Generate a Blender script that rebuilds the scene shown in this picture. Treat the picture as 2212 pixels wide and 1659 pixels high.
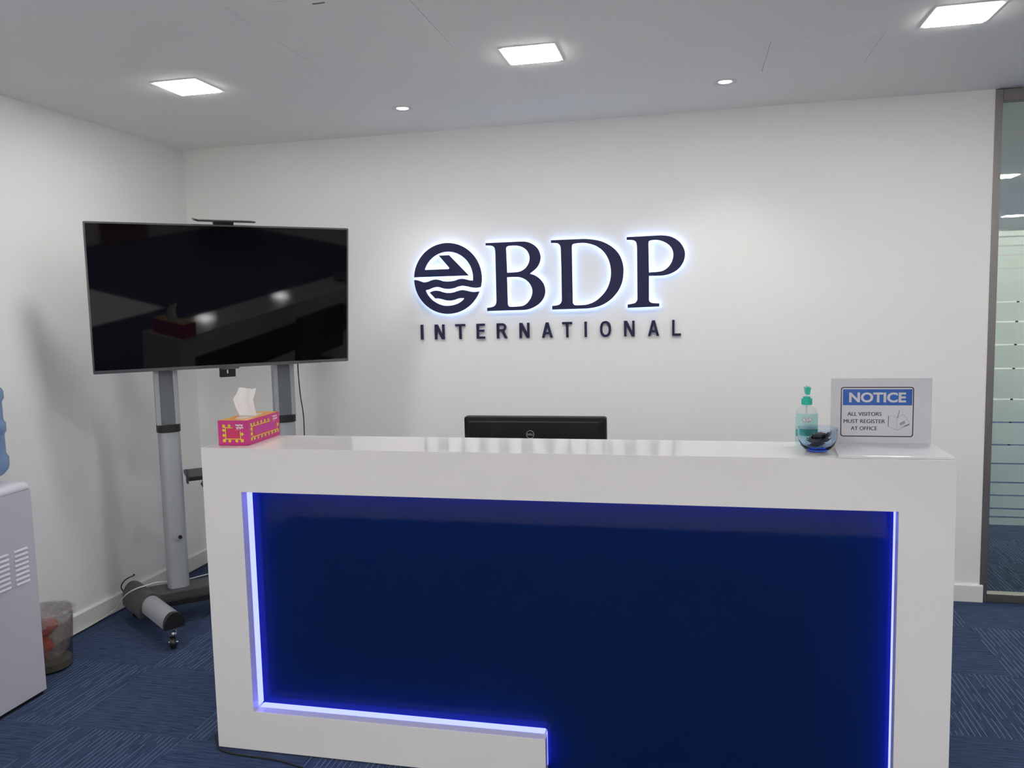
import bpy, bmesh, math, random
from mathutils import Vector, Matrix, geometry

for _o in list(bpy.data.objects):
    bpy.data.objects.remove(_o)
SC = bpy.context.scene
COL = SC.collection
R = math.radians
random.seed(7)

# ------------------------------------------------------------------ camera
F_PX = 1725.91
cam_d = bpy.data.cameras.new('camera')
cam_d.sensor_fit = 'HORIZONTAL'
cam_d.sensor_width = 36.0
cam_d.lens = F_PX / 2212.0 * 36.0
cam_d.clip_start = 0.05
cam_d.clip_end = 60
cam = bpy.data.objects.new('camera', cam_d)
COL.objects.link(cam)
_yaw, _pitch, _roll = -0.2217, -0.0944, -0.0237
_f = Vector((math.sin(_yaw)*math.cos(_pitch), math.cos(_yaw)*math.cos(_pitch), math.sin(_pitch)))
_r = Vector((math.cos(_yaw), -math.sin(_yaw), 0))
_u = _r.cross(_f)
_r2 = _r*math.cos(_roll) + _u*math.sin(_roll)
_u2 = -_r*math.sin(_roll) + _u*math.cos(_roll)
cam.matrix_world = Matrix(((_r2.x, _u2.x, -_f.x, 3.0616), (_r2.y, _u2.y, -_f.y, -4.4928),
                           (_r2.z, _u2.z, -_f.z, 1.5877), (0, 0, 0, 1)))
SC.camera = cam

# ------------------------------------------------------------------ world, exposure, light levels
w = bpy.data.worlds.new('world'); SC.world = w
w.use_nodes = True
w.node_tree.nodes['Background'].inputs[0].default_value = (0.5, 0.5, 0.5, 1)
w.node_tree.nodes['Background'].inputs[1].default_value = 0.0
SC.view_settings.view_transform = 'Standard'
SC.view_settings.look = 'None'
SC.view_settings.gamma = 1.0
SC.view_settings.use_curve_mapping = False
SC.view_settings.exposure = 0.08
PANEL_POWER = 68.0      # radiance of the square ceiling panels
SPOT_POWER = 12.0       # downlights washing the logo wall, in W
LED_POWER = 1.0
REAR_FILL_POWER = 140.0      # unseen fill panels added behind the viewer, stronger than the visible ones
FAR_FILL_POWER = 360.0       # unseen fill lights added in the room beyond the glass
HALO_POWER = 5.0

HC = 2.609              # ceiling height
XE = 4.532              # end of the logo wall
RX0, RX1, RY0, RY1 = 0.0, 9.6, -8.0, 9.0

# ------------------------------------------------------------------ helpers
def srgb(r, g, b):
    f = lambda v: (v/255/12.92) if v/255 <= 0.04045 else ((v/255+0.055)/1.055)**2.4
    return (f(r), f(g), f(b), 1.0)

def mat(name, col, rough=0.5, metal=0.0, spec=0.5, trans=0.0, ior=1.45, emit=None, estr=0.0, coat=0.0, alpha=1.0):
    m = bpy.data.materials.new(name); m.use_nodes = True
    b = m.node_tree.nodes['Principled BSDF']
    b.inputs['Base Color'].default_value = col
    b.inputs['Roughness'].default_value = rough
    b.inputs['Metallic'].default_value = metal
    b.inputs['Specular IOR Level'].default_value = spec
    b.inputs['Transmission Weight'].default_value = trans
    b.inputs['IOR'].default_value = ior
    b.inputs['Coat Weight'].default_value = coat
    b.inputs['Alpha'].default_value = alpha
    if emit:
        b.inputs['Emission Color'].default_value = emit
        b.inputs['Emission Strength'].default_value = estr
    return m

def grain(m, scale=150, bump=0.05, var=0.04, dist=0.002, stretch=(1, 1, 1)):
    """fine procedural relief and slight tone variation on a Principled material"""
    nt = m.node_tree; N = nt.nodes; L = nt.links
    b = N['Principled BSDF']
    tc = N.new('ShaderNodeTexCoord'); mp = N.new('ShaderNodeMapping')
    mp.inputs['Scale'].default_value = stretch
    L.new(tc.outputs['Object'], mp.inputs['Vector'])
    if bump:
      n1 = N.new('ShaderNodeTexNoise'); n1.inputs['Scale'].default_value = scale; n1.inputs['Detail'].default_value = 1
      L.new(mp.outputs[0], n1.inputs['Vector'])
      bp = N.new('ShaderNodeBump'); bp.inputs['Strength'].default_value = bump; bp.inputs['Distance'].default_value = dist
      L.new(n1.outputs['Fac'], bp.inputs['Height']); L.new(bp.outputs[0], b.inputs['Normal'])
    if var:
        n2 = N.new('ShaderNodeTexNoise'); n2.inputs['Scale'].default_value = max(1.5, scale*0.015); n2.inputs['Detail'].default_value = 2
        L.new(mp.outputs[0], n2.inputs['Vector'])
        mx = N.new('ShaderNodeMixRGB'); c = b.inputs['Base Color'].default_value
        mx.inputs[1].default_value = (c[0]*(1-var), c[1]*(1-var), c[2]*(1-var), 1)
        mx.inputs[2].default_value = (min(1, c[0]*(1+var)), min(1, c[1]*(1+var)), min(1, c[2]*(1+var)), 1)
        L.new(n2.outputs['Fac'], mx.inputs[0]); L.new(mx.outputs[0], b.inputs['Base Color'])
    return m

def emitter(name, col, strength):
    m = bpy.data.materials.new(name); m.use_nodes = True
    nt = m.node_tree; nt.nodes.clear()
    e = nt.nodes.new('ShaderNodeEmission'); o = nt.nodes.new('ShaderNodeOutputMaterial')
    e.inputs[0].default_value = col; e.inputs[1].default_value = strength
    nt.links.new(e.outputs[0], o.inputs[0])
    return m

def thin_glass(name, tint, refl_rough=0.0, ior=1.45):
    """flat pane: tinted see-through with a Fresnel reflection"""
    m = bpy.data.materials.new(name); m.use_nodes = True
    nt = m.node_tree; nt.nodes.clear(); N = nt.nodes; L = nt.links
    o = N.new('ShaderNodeOutputMaterial'); mx = N.new('ShaderNodeMixShader'); t = N.new('ShaderNodeBsdfTransparent')
    g = N.new('ShaderNodeBsdfGlossy'); f = N.new('ShaderNodeFresnel')
    f.inputs['IOR'].default_value = ior
    t.inputs[0].default_value = tint; g.inputs['Roughness'].default_value = refl_rough
    # the Fresnel reflection belongs to the outer faces only (a straight-through ray never meets total reflection)
    ge = N.new('ShaderNodeNewGeometry'); inv = N.new('ShaderNodeMath'); inv.operation = 'SUBTRACT'; inv.inputs[0].default_value = 1.0
    mu = N.new('ShaderNodeMath'); mu.operation = 'MULTIPLY'
    L.new(ge.outputs['Backfacing'], inv.inputs[1]); L.new(inv.outputs[0], mu.inputs[0]); L.new(f.outputs[0], mu.inputs[1])
    L.new(mu.outputs[0], mx.inputs[0]); L.new(t.outputs[0], mx.inputs[1]); L.new(g.outputs[0], mx.inputs[2])
    L.new(mx.outputs[0], o.inputs[0])
    return m

def link(name, me, m, parent=None, loc=None, rot=None):
    o = bpy.data.objects.new(name, me)
    COL.objects.link(o)
    if m is not None:
        me.materials.clear(); me.materials.append(m)
    if parent is not None:
        o.parent = parent
    if loc is not None: o.location = loc
    if rot is not None: o.rotation_euler = rot
    return o

def obj(name, bm, m, parent=None, smooth=False, bev=0.0, loc=None, rot=None, seg=2):
    bmesh.ops.recalc_face_normals(bm, faces=bm.faces)
    me = bpy.data.meshes.new(name)
    bm.to_mesh(me); bm.free()
    if smooth:
        for p in me.polygons: p.use_smooth = True
        try: me.set_sharp_from_angle(angle=R(smooth if smooth is not True else 40))
        except Exception: pass
    o = link(name, me, m, parent, loc, rot)
    if bev:
        md = o.modifiers.new('bevel', 'BEVEL'); md.width = bev; md.segments = seg
        md.limit_method = 'ANGLE'; md.angle_limit = R(40)
    return o

def tag(o, label, cat, group=None, kind=None):
    o['label'] = label; o['category'] = cat
    if group: o['group'] = group
    if kind: o['kind'] = kind
    return o

def thing(name, label, cat, loc=(0, 0, 0), rot=(0, 0, 0), group=None, kind=None):
    o = bpy.data.objects.new(name, None); COL.objects.link(o)
    o.empty_display_size = 0.1
    o.location = loc; o.rotation_euler = rot
    return tag(o, label, cat, group, kind)

def nb(): return bmesh.new()

def box(bm, x0, x1, y0, y1, z0, z1):
    v = [bm.verts.new(p) for p in ((x0,y0,z0),(x1,y0,z0),(x1,y1,z0),(x0,y1,z0),(x0,y0,z1),(x1,y0,z1),(x1,y1,z1),(x0,y1,z1))]
    for f in ((0,3,2,1),(4,5,6,7),(0,1,5,4),(1,2,6,5),(2,3,7,6),(3,0,4,7)):
        bm.faces.new([v[i] for i in f])
    return bm

def bx(*a): return box(nb(), *a)

def lathe(bm, prof, n=32, cx=0, cy=0, sx=1.0, sy=1.0, cap=True):
    rings = []
    for r, z in prof:
        rings.append([bm.verts.new((cx + r*sx*math.cos(2*math.pi*i/n), cy + r*sy*math.sin(2*math.pi*i/n), z)) for i in range(n)])
    for a, b in zip(rings, rings[1:]):
        for i in range(n):
            bm.faces.new((a[i], a[(i+1) % n], b[(i+1) % n], b[i]))
    if cap:
        bm.faces.new(list(reversed(rings[0]))); bm.faces.new(rings[-1])
    return bm

def tube(bm, pts, r, n=8):
    pts = [Vector(p) for p in pts]
    rings = []
    up = Vector((0, 0, 1))
    for i, p in enumerate(pts):
        d = (pts[min(i+1, len(pts)-1)] - pts[max(i-1, 0)]).normalized()
        a = d.cross(up)
        if a.length < 1e-3: a = d.cross(Vector((0, 1, 0)))
        a.normalize(); b = a.cross(d)
        rings.append([bm.verts.new(p + r*(math.cos(2*math.pi*k/n)*a + math.sin(2*math.pi*k/n)*b)) for k in range(n)])
    for a, b in zip(rings, rings[1:]):
        for k in range(n):
            bm.faces.new((a[k], a[(k+1) % n], b[(k+1) % n], b[k]))
    bm.faces.new(rings[0]); bm.faces.new(rings[-1])
    return bm

def spline(pts, n=6):
    P = [Vector(p) for p in pts]; out = []
    for i in range(len(P)-1):
        p0, p1, p2, p3 = P[max(i-1, 0)], P[i], P[i+1], P[min(i+2, len(P)-1)]
        for k in range(n):
            t = k/n
            out.append(0.5*((2*p1) + (p2-p0)*t + (2*p0-5*p1+4*p2-p3)*t*t + (3*p1-p0-3*p2+p3)*t**3))
    out.append(P[-1])
    return out

def smooth_loop(pts, n=4, maxlen=0.075):
    """round the gently turning stretches of a closed outline, keep its corners and straights"""
    P = [Vector(p) for p in pts]; m = len(P)
    ang = []
    for i in range(m):
        a = P[i]-P[i-1]; b = P[(i+1) % m]-P[i]
        ang.append(abs(math.degrees(a.angle_signed(b))) if a.length > 0 and b.length > 0 else 0)
    out = []
    for i in range(m):
        j = (i+1) % m
        out.append(P[i].copy())
        L = (P[j]-P[i]).length
        if L > maxlen or (ang[i] > 44 and ang[j] > 44): continue
        p1, p2 = P[i], P[j]
        p0 = P[i-1] if ang[i] <= 44 else p1 + (p1-p2)
        p3 = P[(j+1) % m] if ang[j] <= 44 else p2 + (p2-p1)
        t1 = (p2-p0).normalized()*L; t2 = (p3-p1).normalized()*L
        for k in range(1, n):
            t = k/n
            h = (2*t**3-3*t**2+1)*p1 + (t**3-2*t*t+t)*t1 + (-2*t**3+3*t*t)*p2 + (t**3-t*t)*t2
            out.append(h)
    return out

def prism(bm, loops, y0, y1, to3=None):
    """outline with holes in (x, z), extruded from y0 to y1"""
    if to3 is None: to3 = lambda x, y, z: (x, y, z)
    loops = [[Vector((p[0], p[1], 0)) for p in l] for l in loops]
    tri = geometry.tessellate_polygon(loops)
    flat = [p for l in loops for p in l]
    A = [bm.verts.new(to3(p.x, y0, p.y)) for p in flat]
    B = [bm.verts.new(to3(p.x, y1, p.y)) for p in flat]
    for t in tri:
        if len(set(t)) < 3: continue
        try:
            bm.faces.new([A[i] for i in t]); bm.faces.new([B[i] for i in reversed(t)])
        except ValueError: pass
    k = 0
    for l in loops:
        n = len(l)
        for i in range(n):
            j = (i+1) % n
            bm.faces.new((A[k+i], A[k+j], B[k+j], B[k+i]))
        k += n
    return bm

def rrect(x0, x1, z0, z1, r, n=6):
    out = []
    for cx, cz, a in ((x1-r, z0+r, -90), (x1-r, z1-r, 0), (x0+r, z1-r, 90), (x0+r, z0+r, 180)):
        for k in range(n+1):
            t = R(a + 90*k/n); out.append((cx + r*math.cos(t), cz + r*math.sin(t)))
    return out

def stroke(pts, wd):
    """open polyline in (x, z) widened to an outline, mitred joints"""
    P = [Vector(p) for p in pts]; Lf, Rt = [], []
    for i, p in enumerate(P):
        d0 = (p-P[i-1]).normalized() if i else (P[1]-p).normalized()
        d1 = (P[i+1]-p).normalized() if i < len(P)-1 else d0
        n0 = Vector((-d0.y, d0.x)); n1 = Vector((-d1.y, d1.x))
        nn = (n0+n1); nn = nn.normalized() if nn.length > 1e-6 else n0
        k = wd/2/max(0.35, nn.dot(n0))
        Lf.append(p+nn*k); Rt.append(p-nn*k)
    return Lf + list(reversed(Rt))

def text_mesh(name, s, x0, x1, z0, z1, y, m, parent, bold=0.0, thick=0.0004, to3=None):
    """lettering fitted to a rectangle of a vertical plane facing -y"""
    cu = bpy.data.curves.new('lettering', 'FONT'); cu.body = s; cu.size = 1.0
    cu.offset = bold; cu.resolution_u = 4
    to = bpy.data.objects.new('lettering', cu); COL.objects.link(to)
    dg = bpy.context.evaluated_depsgraph_get(); dg.update()
    me = bpy.data.meshes.new_from_object(to.evaluated_get(dg))
    bpy.data.objects.remove(to); bpy.data.curves.remove(cu)
    bm = nb(); bm.from_mesh(me); bpy.data.meshes.remove(me)
    xs = [v.co.x for v in bm.verts]; ys = [v.co.y for v in bm.verts]
    ax, bx_, ay, by = min(xs), max(xs), min(ys), max(ys)
    if to3 is None: to3 = lambda x, yy, z: (x, yy, z)
    for v in bm.verts:
        v.co = Vector(to3(x0 + (v.co.x-ax)/(bx_-ax)*(x1-x0), y, z0 + (v.co.y-ay)/(by-ay)*(z1-z0)))
    me = bpy.data.meshes.new(name); bm.to_mesh(me); bm.free()
    return link(name, me, m, parent)

def copy_tree(o, parent=None):
    c = o.copy(); COL.objects.link(c)
    if parent is not None: c.parent = parent
    for ch in list(o.children): copy_tree(ch, c)
    return c

# ------------------------------------------------------------------ materials
M_wall = grain(mat('wall_paint', (0.895, 0.895, 0.88, 1), 0.7, spec=0.25), 160, 0, 0.012)
M_ceil = grain(mat('ceiling_paint', (0.96, 0.945, 0.91, 1), 0.8, spec=0.2), 140, 0, 0.01)
M_trim = mat('skirting_paint', (0.82, 0.82, 0.79, 1), 0.35)
M_seam = mat('seam_dark', (0.16, 0.155, 0.15, 1), 0.8)
M_dwall = grain(mat('beige_panel_wall', (0.84, 0.82, 0.79, 1), 0.55), 30, 0, 0.1, stretch=(1, 1, 0.1))
M_door = grain(mat('red_brown_door', (0.25, 0.07, 0.05, 1), 0.4), 30, 0, 0.2, stretch=(1, 1, 0.1))
M_desk = grain(mat('white_laminate', (0.80, 0.785, 0.77, 1), 0.07, spec=0.5), 90, 0, 0.008)
M_blue = grain(mat('blue_back_painted_glass', (0.0035, 0.013, 0.062, 1), 0.04, spec=0.16), 60, 0, 0.03)
M_led = emitter('led_strip_light', (0.60, 0.68, 7.5, 1), LED_POWER)
M_panel = emitter('panel_diffuser_light', (1.0, 0.985, 0.965, 1), PANEL_POWER)
M_fill_rear = emitter('rear_fill_light', (1.0, 0.985, 0.965, 1), REAR_FILL_POWER)
M_fill_far = emitter('far_fill_light', (1.0, 0.985, 0.965, 1), FAR_FILL_POWER)
M_lens = emitter('downlight_lens_light', (1.0, 0.97, 0.92, 1), 40)
M_fix = mat('fixture_white', (0.75, 0.75, 0.75, 1), 0.4)
M_steel = grain(mat('brushed_steel', (0.26, 0.24, 0.23, 1), 0.42, metal=1.0), 40, 0.05, 0.05, stretch=(1, 1, 0.05))
M_glass = thin_glass('partition_glass', (0.93, 0.96, 0.90, 1))
M_navy = grain(mat('navy_letter_face', (0.011, 0.013, 0.058, 1), 0.45, spec=0.3), 200, 0, 0.03)
M_halo = emitter('halo_acrylic_light', (0.40, 0.56, 1.0, 1), HALO_POWER)
M_black = grain(mat('black_plastic', (0.012, 0.012, 0.013, 1), 0.4), 220, 0.05, 0.05)
M_dgrey = grain(mat('dark_grey_plastic', (0.055, 0.055, 0.058, 1), 0.5), 220, 0.05, 0.05)
M_alu = grain(mat('silver_paint', (0.42, 0.44, 0.47, 1), 0.42, metal=0.35), 120, 0.02, 0.02, stretch=(1, 1, 0.1))
M_alu2 = grain(mat('grey_column_groove', (0.16, 0.175, 0.20, 1), 0.5, metal=0.3), 120, 0.02, 0.02, stretch=(1, 1, 0.1))
M_chrome = grain(mat('chrome', (0.75, 0.76, 0.77, 1), 0.12, metal=1.0), 60, 0.01, 0.02)
M_bezel = grain(mat('dark_chrome_bezel', (0.20, 0.195, 0.195, 1), 0.22, metal=0.8), 60, 0.01, 0.02)
M_screen = grain(mat('black_screen_glass', (0.003, 0.003, 0.0035, 1), 0.035, spec=0.36), 40, 0.001, 0.02)

def carpet_material(name, line):
    m = bpy.data.materials.new(name); m.use_nodes = True
    nt = m.node_tree; N = nt.nodes; L = nt.links; b = N['Principled BSDF']
    b.inputs['Roughness'].default_value = 0.95; b.inputs['Specular IOR Level'].default_value = 0.1
    tc = N.new('ShaderNodeTexCoord'); oi = N.new('ShaderNodeObjectInfo')
    def math_(op, a, c=None):
        n = N.new('ShaderNodeMath'); n.operation = op
        for i, v in enumerate((a, c)):
            if v is None: continue
            if isinstance(v, (int, float)): n.inputs[i].default_value = v
            else: L.new(v, n.inputs[i])
        return n.outputs[0]
    sep = N.new('ShaderNodeSeparateXYZ'); L.new(tc.outputs['Object'], sep.inputs[0])
    rnd = math_('MULTIPLY', oi.outputs['Random'], 37.0)
    def noise(sx, sy, detail):
        c = N.new('ShaderNodeCombineXYZ')
        L.new(math_('MULTIPLY', sep.outputs[0], sx), c.inputs[0]); L.new(math_('MULTIPLY', sep.outputs[1], sy), c.inputs[1]); L.new(rnd, c.inputs[2])
        n = N.new('ShaderNodeTexNoise'); n.inputs['Scale'].default_value = 1.0; n.inputs['Detail'].default_value = detail
        L.new(c.outputs[0], n.inputs['Vector']); return n.outputs['Fac']
    streak = noise(260, 14, 2)
    pile = noise(900, 900, 1)
    ramp = N.new('ShaderNodeValToRGB')
    ramp.color_ramp.elements[0].position = 0.30; ramp.color_ramp.elements[0].color = srgb(34, 46, 74)
    ramp.color_ramp.elements[1].position = 0.72; ramp.color_ramp.elements[1].color = srgb(76, 92, 122)
    L.new(math_('ADD', math_('MULTIPLY', streak, 0.75), math_('MULTIPLY', pile, 0.25)), ramp.inputs[0])
    # thin pale broken yarn lines along the run of the tile
    ln = math_('MULTIPLY', sep.outputs[0], 50.0)
    fr = math_('FRACT', math_('ADD', ln, 100.0))
    thin = math_('LESS_THAN', fr, 0.16)
    idn = math_('FLOOR', math_('ADD', ln, 100.0))
    c2 = N.new('ShaderNodeCombineXYZ'); L.new(math_('MULTIPLY', idn, 7.31), c2.inputs[0]); L.new(math_('MULTIPLY', sep.outputs[1], 6.0), c2.inputs[1]); L.new(rnd, c2.inputs[2])
    n3 = N.new('ShaderNodeTexNoise'); n3.inputs['Scale'].default_value = 1.0; n3.inputs['Detail'].default_value = 1; L.new(c2.outputs[0], n3.inputs['Vector'])
    msk = math_('MULTIPLY', thin, math_('GREATER_THAN', n3.outputs['Fac'], 0.44))
    mx = N.new('ShaderNodeMixRGB'); L.new(math_('MULTIPLY', msk, line), mx.inputs[0]); L.new(ramp.outputs[0], mx.inputs[1]); mx.inputs[2].default_value = srgb(122, 142, 168)
    L.new(mx.outputs[0], b.inputs['Base Color'])
    bp = N.new('ShaderNodeBump'); bp.inputs['Strength'].default_value = 0.5; bp.inputs['Distance'].default_value = 0.003
    L.new(math_('ADD', streak, pile), bp.inputs['Height']); L.new(bp.outputs[0], b.inputs['Normal'])
    return m
M_carpet = carpet_material('blue_carpet_lines_dim', 0.16)  # same carpet; lines dimmed in the colour where light crosses the pile
M_carpet_lit = carpet_material('blue_carpet_lines_lit', 0.62)  # same carpet; lines brightened in the colour as light runs along the pile

# ------------------------------------------------------------------ the room
floor = obj('floor', bx(RX0-0.1, RX1+0.1, RY0-0.1, RY1+0.1, -0.12, -0.008), M_carpet)
bounce_floor = obj('floor', bx(RX0-0.1, 4.7, RY0-0.1, -5.0, -0.0075, -0.001), grain(mat('pale_bounce_floor', (0.78, 0.76, 0.73, 1), 0.5), 40, 0, 0.05))  # unseen pale slab, added to bounce light up to the ceiling
tag(bounce_floor, 'unseen pale floor added behind the viewer to bounce light upward', 'floor', kind='structure')
tag(floor, 'navy blue carpet floor laid in quarter-turned tiles', 'floor', kind='structure')
TS = 0.53
_tbm = bx(-TS/2+0.0006, TS/2-0.0006, -TS/2+0.0006, TS/2-0.0006, -0.008, 0.0)
_tme = bpy.data.meshes.new('carpet_tile'); bmesh.ops.recalc_face_normals(_tbm, faces=_tbm.faces); _tbm.to_mesh(_tme); _tbm.free()
_tme.materials.append(M_carpet)
_tme2 = _tme.copy(); _tme2.materials.clear(); _tme2.materials.append(M_carpet_lit)
for i in range(0, 17):
    for j in range(-15, 16):
        cx, cy = 0.13 + TS*(i-0.5), -1.43 + TS*(j-0.5)
        # the stretch of floor round the desk and beyond the glass
        if cy > 0.1 and cx < XE - 0.3: continue
        if cx < 0.0: continue
        if not (cx < 6.4 and -4.6 < cy < 6.0): continue
        if cy > 0.2 and cx > 5.7: continue
        if cy < -2.6 and not (0.0 < cx < 4.8): continue
        t = bpy.data.objects.new('carpet_tile', _tme2 if (i+j) % 2 else _tme); COL.objects.link(t)
        t.parent = floor; t.location = (cx, cy, random.uniform(-0.0004, 0.0))
        t.rotation_euler = (0, 0, R(0 if (i+j) % 2 else 90))

PANELS = [(0.865, -1.205), (2.435, -1.210), (4.020, -1.200)]
PANELS_SIDE = [(5.6, -1.2), (7.18, -1.2), (5.6, -3.2)]
FILL_REAR = [(0.865, -5.2), (2.435, -5.2), (4.02, -5.2), (5.6, -5.2), (7.18, -5.2), (0.865, -6.9), (2.435, -6.9), (4.02, -6.9), (5.6, -6.9), (7.18, -6.9)]  # unseen rows, added as fill for the walls, desk front and ceiling
PANELS_FAR = [(5.65, 3.19), (7.05, 6.95), (7.2, 2.4), (7.6, 4.7), (5.65, 6.95), (8.7, 3.2), (8.7, 6.95)]  # the pair seen through the glass, then unseen fill lights added
SPOTS = [(1.637, -0.545), (3.218, -0.545)]
SPOTS_REAR = [(1.345, -2.185)]
HATCH = [(1.545, 2.158, -1.990, -1.355), (3.370, 3.793, -1.085, -0.660)]
PS = 0.100; DR = 0.036

def holed_sheet(bm, x0, x1, y0, y1, holes, z):
    xs = sorted({x0, x1, *[h[0] for h in holes], *[h[1] for h in holes]})
    ys = sorted({y0, y1, *[h[2] for h in holes], *[h[3] for h in holes]})
    vs = {}
    def V(x, y):
        if (x, y) not in vs: vs[(x, y)] = bm.verts.new((x, y, z))
        return vs[(x, y)]
    for a, b in zip(xs, xs[1:]):
        for c, d in zip(ys, ys[1:]):
            mx, my = (a+b)/2, (c+d)/2
            if any(h[0] < mx < h[1] and h[2] < my < h[3] for h in holes): continue
            bm.faces.new((V(a, c), V(a, d), V(b, d), V(b, c)))
    # edges of the openings
    for h in holes:
        q = [(h[0], h[2]), (h[1], h[2]), (h[1], h[3]), (h[0], h[3])]
        for k in range(4):
            a, b = q[k], q[(k+1) % 4]
            bm.faces.new([bm.verts.new((*a, z)), bm.verts.new((*b, z)), bm.verts.new((*b, z+0.05)), bm.verts.new((*a, z+0.05))])
    return bm

holes = [(x-PS-0.004, x+PS+0.004, y-PS-0.004, y+PS+0.004) for x, y in PANELS+PANELS_SIDE+FILL_REAR+PANELS_FAR]
holes += [(x-DR, x+DR, y-DR, y+DR) for x, y in SPOTS+SPOTS_REAR]
holes += HATCH
cb = holed_sheet(nb(), RX0-0.1, RX1+0.1, RY0-0.1, RY1+0.1, holes, HC)
ceiling = obj('ceiling', cb, M_ceil)
tag(ceiling, 'flat pale grey plaster ceiling over the reception', 'ceiling', kind='structure')
obj('ceiling_backing', bx(RX0-0.1, RX1+0.1, RY0-0.1, RY1+0.1, HC+0.055, HC+0.07), M_seam, ceiling)

def wall(name, label, a, m=M_wall):
    return tag(obj(name, bx(*a), m), label, 'wall', kind='structure')
wall('wall_back', 'white wall carrying the illuminated company logo', (-0.1, XE, 0.0, 0.12, 0, HC))
wall('wall_left', 'white side wall behind the television stand', (-0.1, 0.0, RY0, -0.0002, 0, HC))
wall('wall_right', 'plain light wall at the far right of the office', (RX1, RX1+0.1, RY0, RY1, 0, HC))
wall('wall_front', 'pale wall behind the viewer', (-0.1, RX1+0.1, RY0-0.1, RY0, 0, HC), M_dwall)
wall('wall_rear', 'pale wall at the end of the room beyond the glass', (XE-0.1, RX1+0.1, RY1, RY1+0.1, 0, HC))
wall('wall_corridor', 'pale side wall of the room beyond the glass', (XE-0.12, XE-0.02, 0.1202, RY1, 0, HC))
d = obj('door_1', bx(6.6, 7.5, RY0+0.001, RY0+0.05, 0, 2.1), M_door)
tag(d, 'red-brown wooden door in the wall behind the viewer', 'door', kind='structure')
obj('door_handle', tube(nb(), [(6.7, RY0+0.058, 1.0), (6.82, RY0+0.058, 1.0)], 0.01), M_chrome, d)

def skirting(name, label, prof_len, to):
    prof = [(0.0, 0.0), (0.015, 0.0), (0.015, 0.086), (0.011, 0.091), (0.0, 0.091)]
    bm = nb(); A = [bm.verts.new(to(p[0], 0.0, p[1])) for p in prof]; B = [bm.verts.new(to(p[0], prof_len, p[1])) for p in prof]
    bm.faces.new(A); bm.faces.new(list(reversed(B)))
    for i in range(5): bm.faces.new((A[i], A[(i+1) % 5], B[(i+1) % 5], B[i]))
    return tag(obj(name, bm, M_trim), label, 'skirting', kind='structure')
skirting('baseboard_back', 'white skirting board below the logo wall', XE+0.012-0.0155, lambda d_, l, z: (0.0155+l, -d_, z))
skirting('baseboard_left', 'white skirting board along the side wall behind the television', -RY0, lambda d_, l, z: (d_, -l, z))

# ceiling access panels
for k, (x0, x1, y0, y1) in enumerate(HATCH):
    g = 0.0022
    h = obj('access_panel', bx(x0+g, x1-g, y0+g, y1-g, HC-0.0004, HC+0.012), M_ceil)
    tag(h, ['large flush ceiling access panel above the desk, between the left two square lights', 'smaller flush ceiling access panel near the right square light'][k], 'ceiling panel', 'ceiling access panels')
    if k == 0:
        obj('slot_latch', bx(1.838, 1.882, -1.944, -1.936, HC-0.0012, HC-0.0003), M_seam, h)

# recessed square lights
def square_light(x, y, label, group, m=M_panel):
    t = thing('ceiling_light', label, 'ceiling light', (x, y, HC), group=group)
    fb = nb(); o_ = PS+0.014; i_ = PS-0.002
    prism(fb, [[(-o_, -o_), (o_, -o_), (o_, o_), (-o_, o_)], [(-i_, -i_), (-i_, i_), (i_, i_), (i_, -i_)]], -0.003, 0.0, lambda a, b_, c: (a, c, b_))
    obj('frame', fb, M_fix, t)
    obj('diffuser', bx(-i_, i_, -i_, i_, -0.007, 0.008), m, t)
    return t
_lb = ['square recessed ceiling light nearest the television', 'square recessed ceiling light in the middle, above the logo', 'square recessed ceiling light nearest the glass partition']
for (x, y), l in zip(PANELS, _lb): square_light(x, y, l, 'square ceiling lights above the desk')
for x, y in PANELS_SIDE: square_light(x, y, 'square recessed ceiling light outside the picture, to the right of the viewer', 'square ceiling lights right of the picture')
for x, y in FILL_REAR: square_light(x, y, 'unseen square fill light added in the ceiling behind the viewer', 'added fill lights behind the viewer', M_fill_rear)
_fl = ['nearer square ceiling light seen through the glass partition', 'farther square ceiling light seen through the glass partition',
] + ['unseen square fill light added in the room beyond the glass']*5
for k, ((x, y), l) in enumerate(zip(PANELS_FAR, _fl)): square_light(x, y, l, 'square ceiling lights beyond the glass', M_panel if k < 2 else M_fill_far)

# round downlights
def downlight(x, y, label, power):
    t = thing('downlight', label, 'downlight', (x, y, HC), group='round downlights')
    obj('trim_ring', lathe(nb(), [(0.030, -0.0005), (0.040, -0.004), (0.052, -0.003), (0.055, 0.0), (0.030, 0.0)], 32, cap=False), M_fix, t, smooth=50)
    obj('lens', lathe(nb(), [(0.0005, 0.004), (0.031, 0.004), (0.031, 0.010), (0.0005, 0.010)], 32), M_lens, t)
    ld = bpy.data.lights.new('downlight_lamp', 'SPOT'); ld.energy = power; ld.color = (1.0, 0.975, 0.935)
    ld.spot_size = R(112); ld.spot_blend = 0.75; ld.shadow_soft_size = 0.028
    lo = bpy.data.objects.new('lamp', ld); COL.objects.link(lo); lo.parent = t; lo.location = (0, 0, -0.006)
    return t
downlight(*SPOTS[0], 'small round downlight over the logo, nearer the television', SPOT_POWER)
downlight(*SPOTS[1], 'small round downlight over the logo, nearer the notice', SPOT_POWER)
downlight(*SPOTS_REAR[0], 'small round downlight just above the top edge of the picture', SPOT_POWER*0.3)

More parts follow.
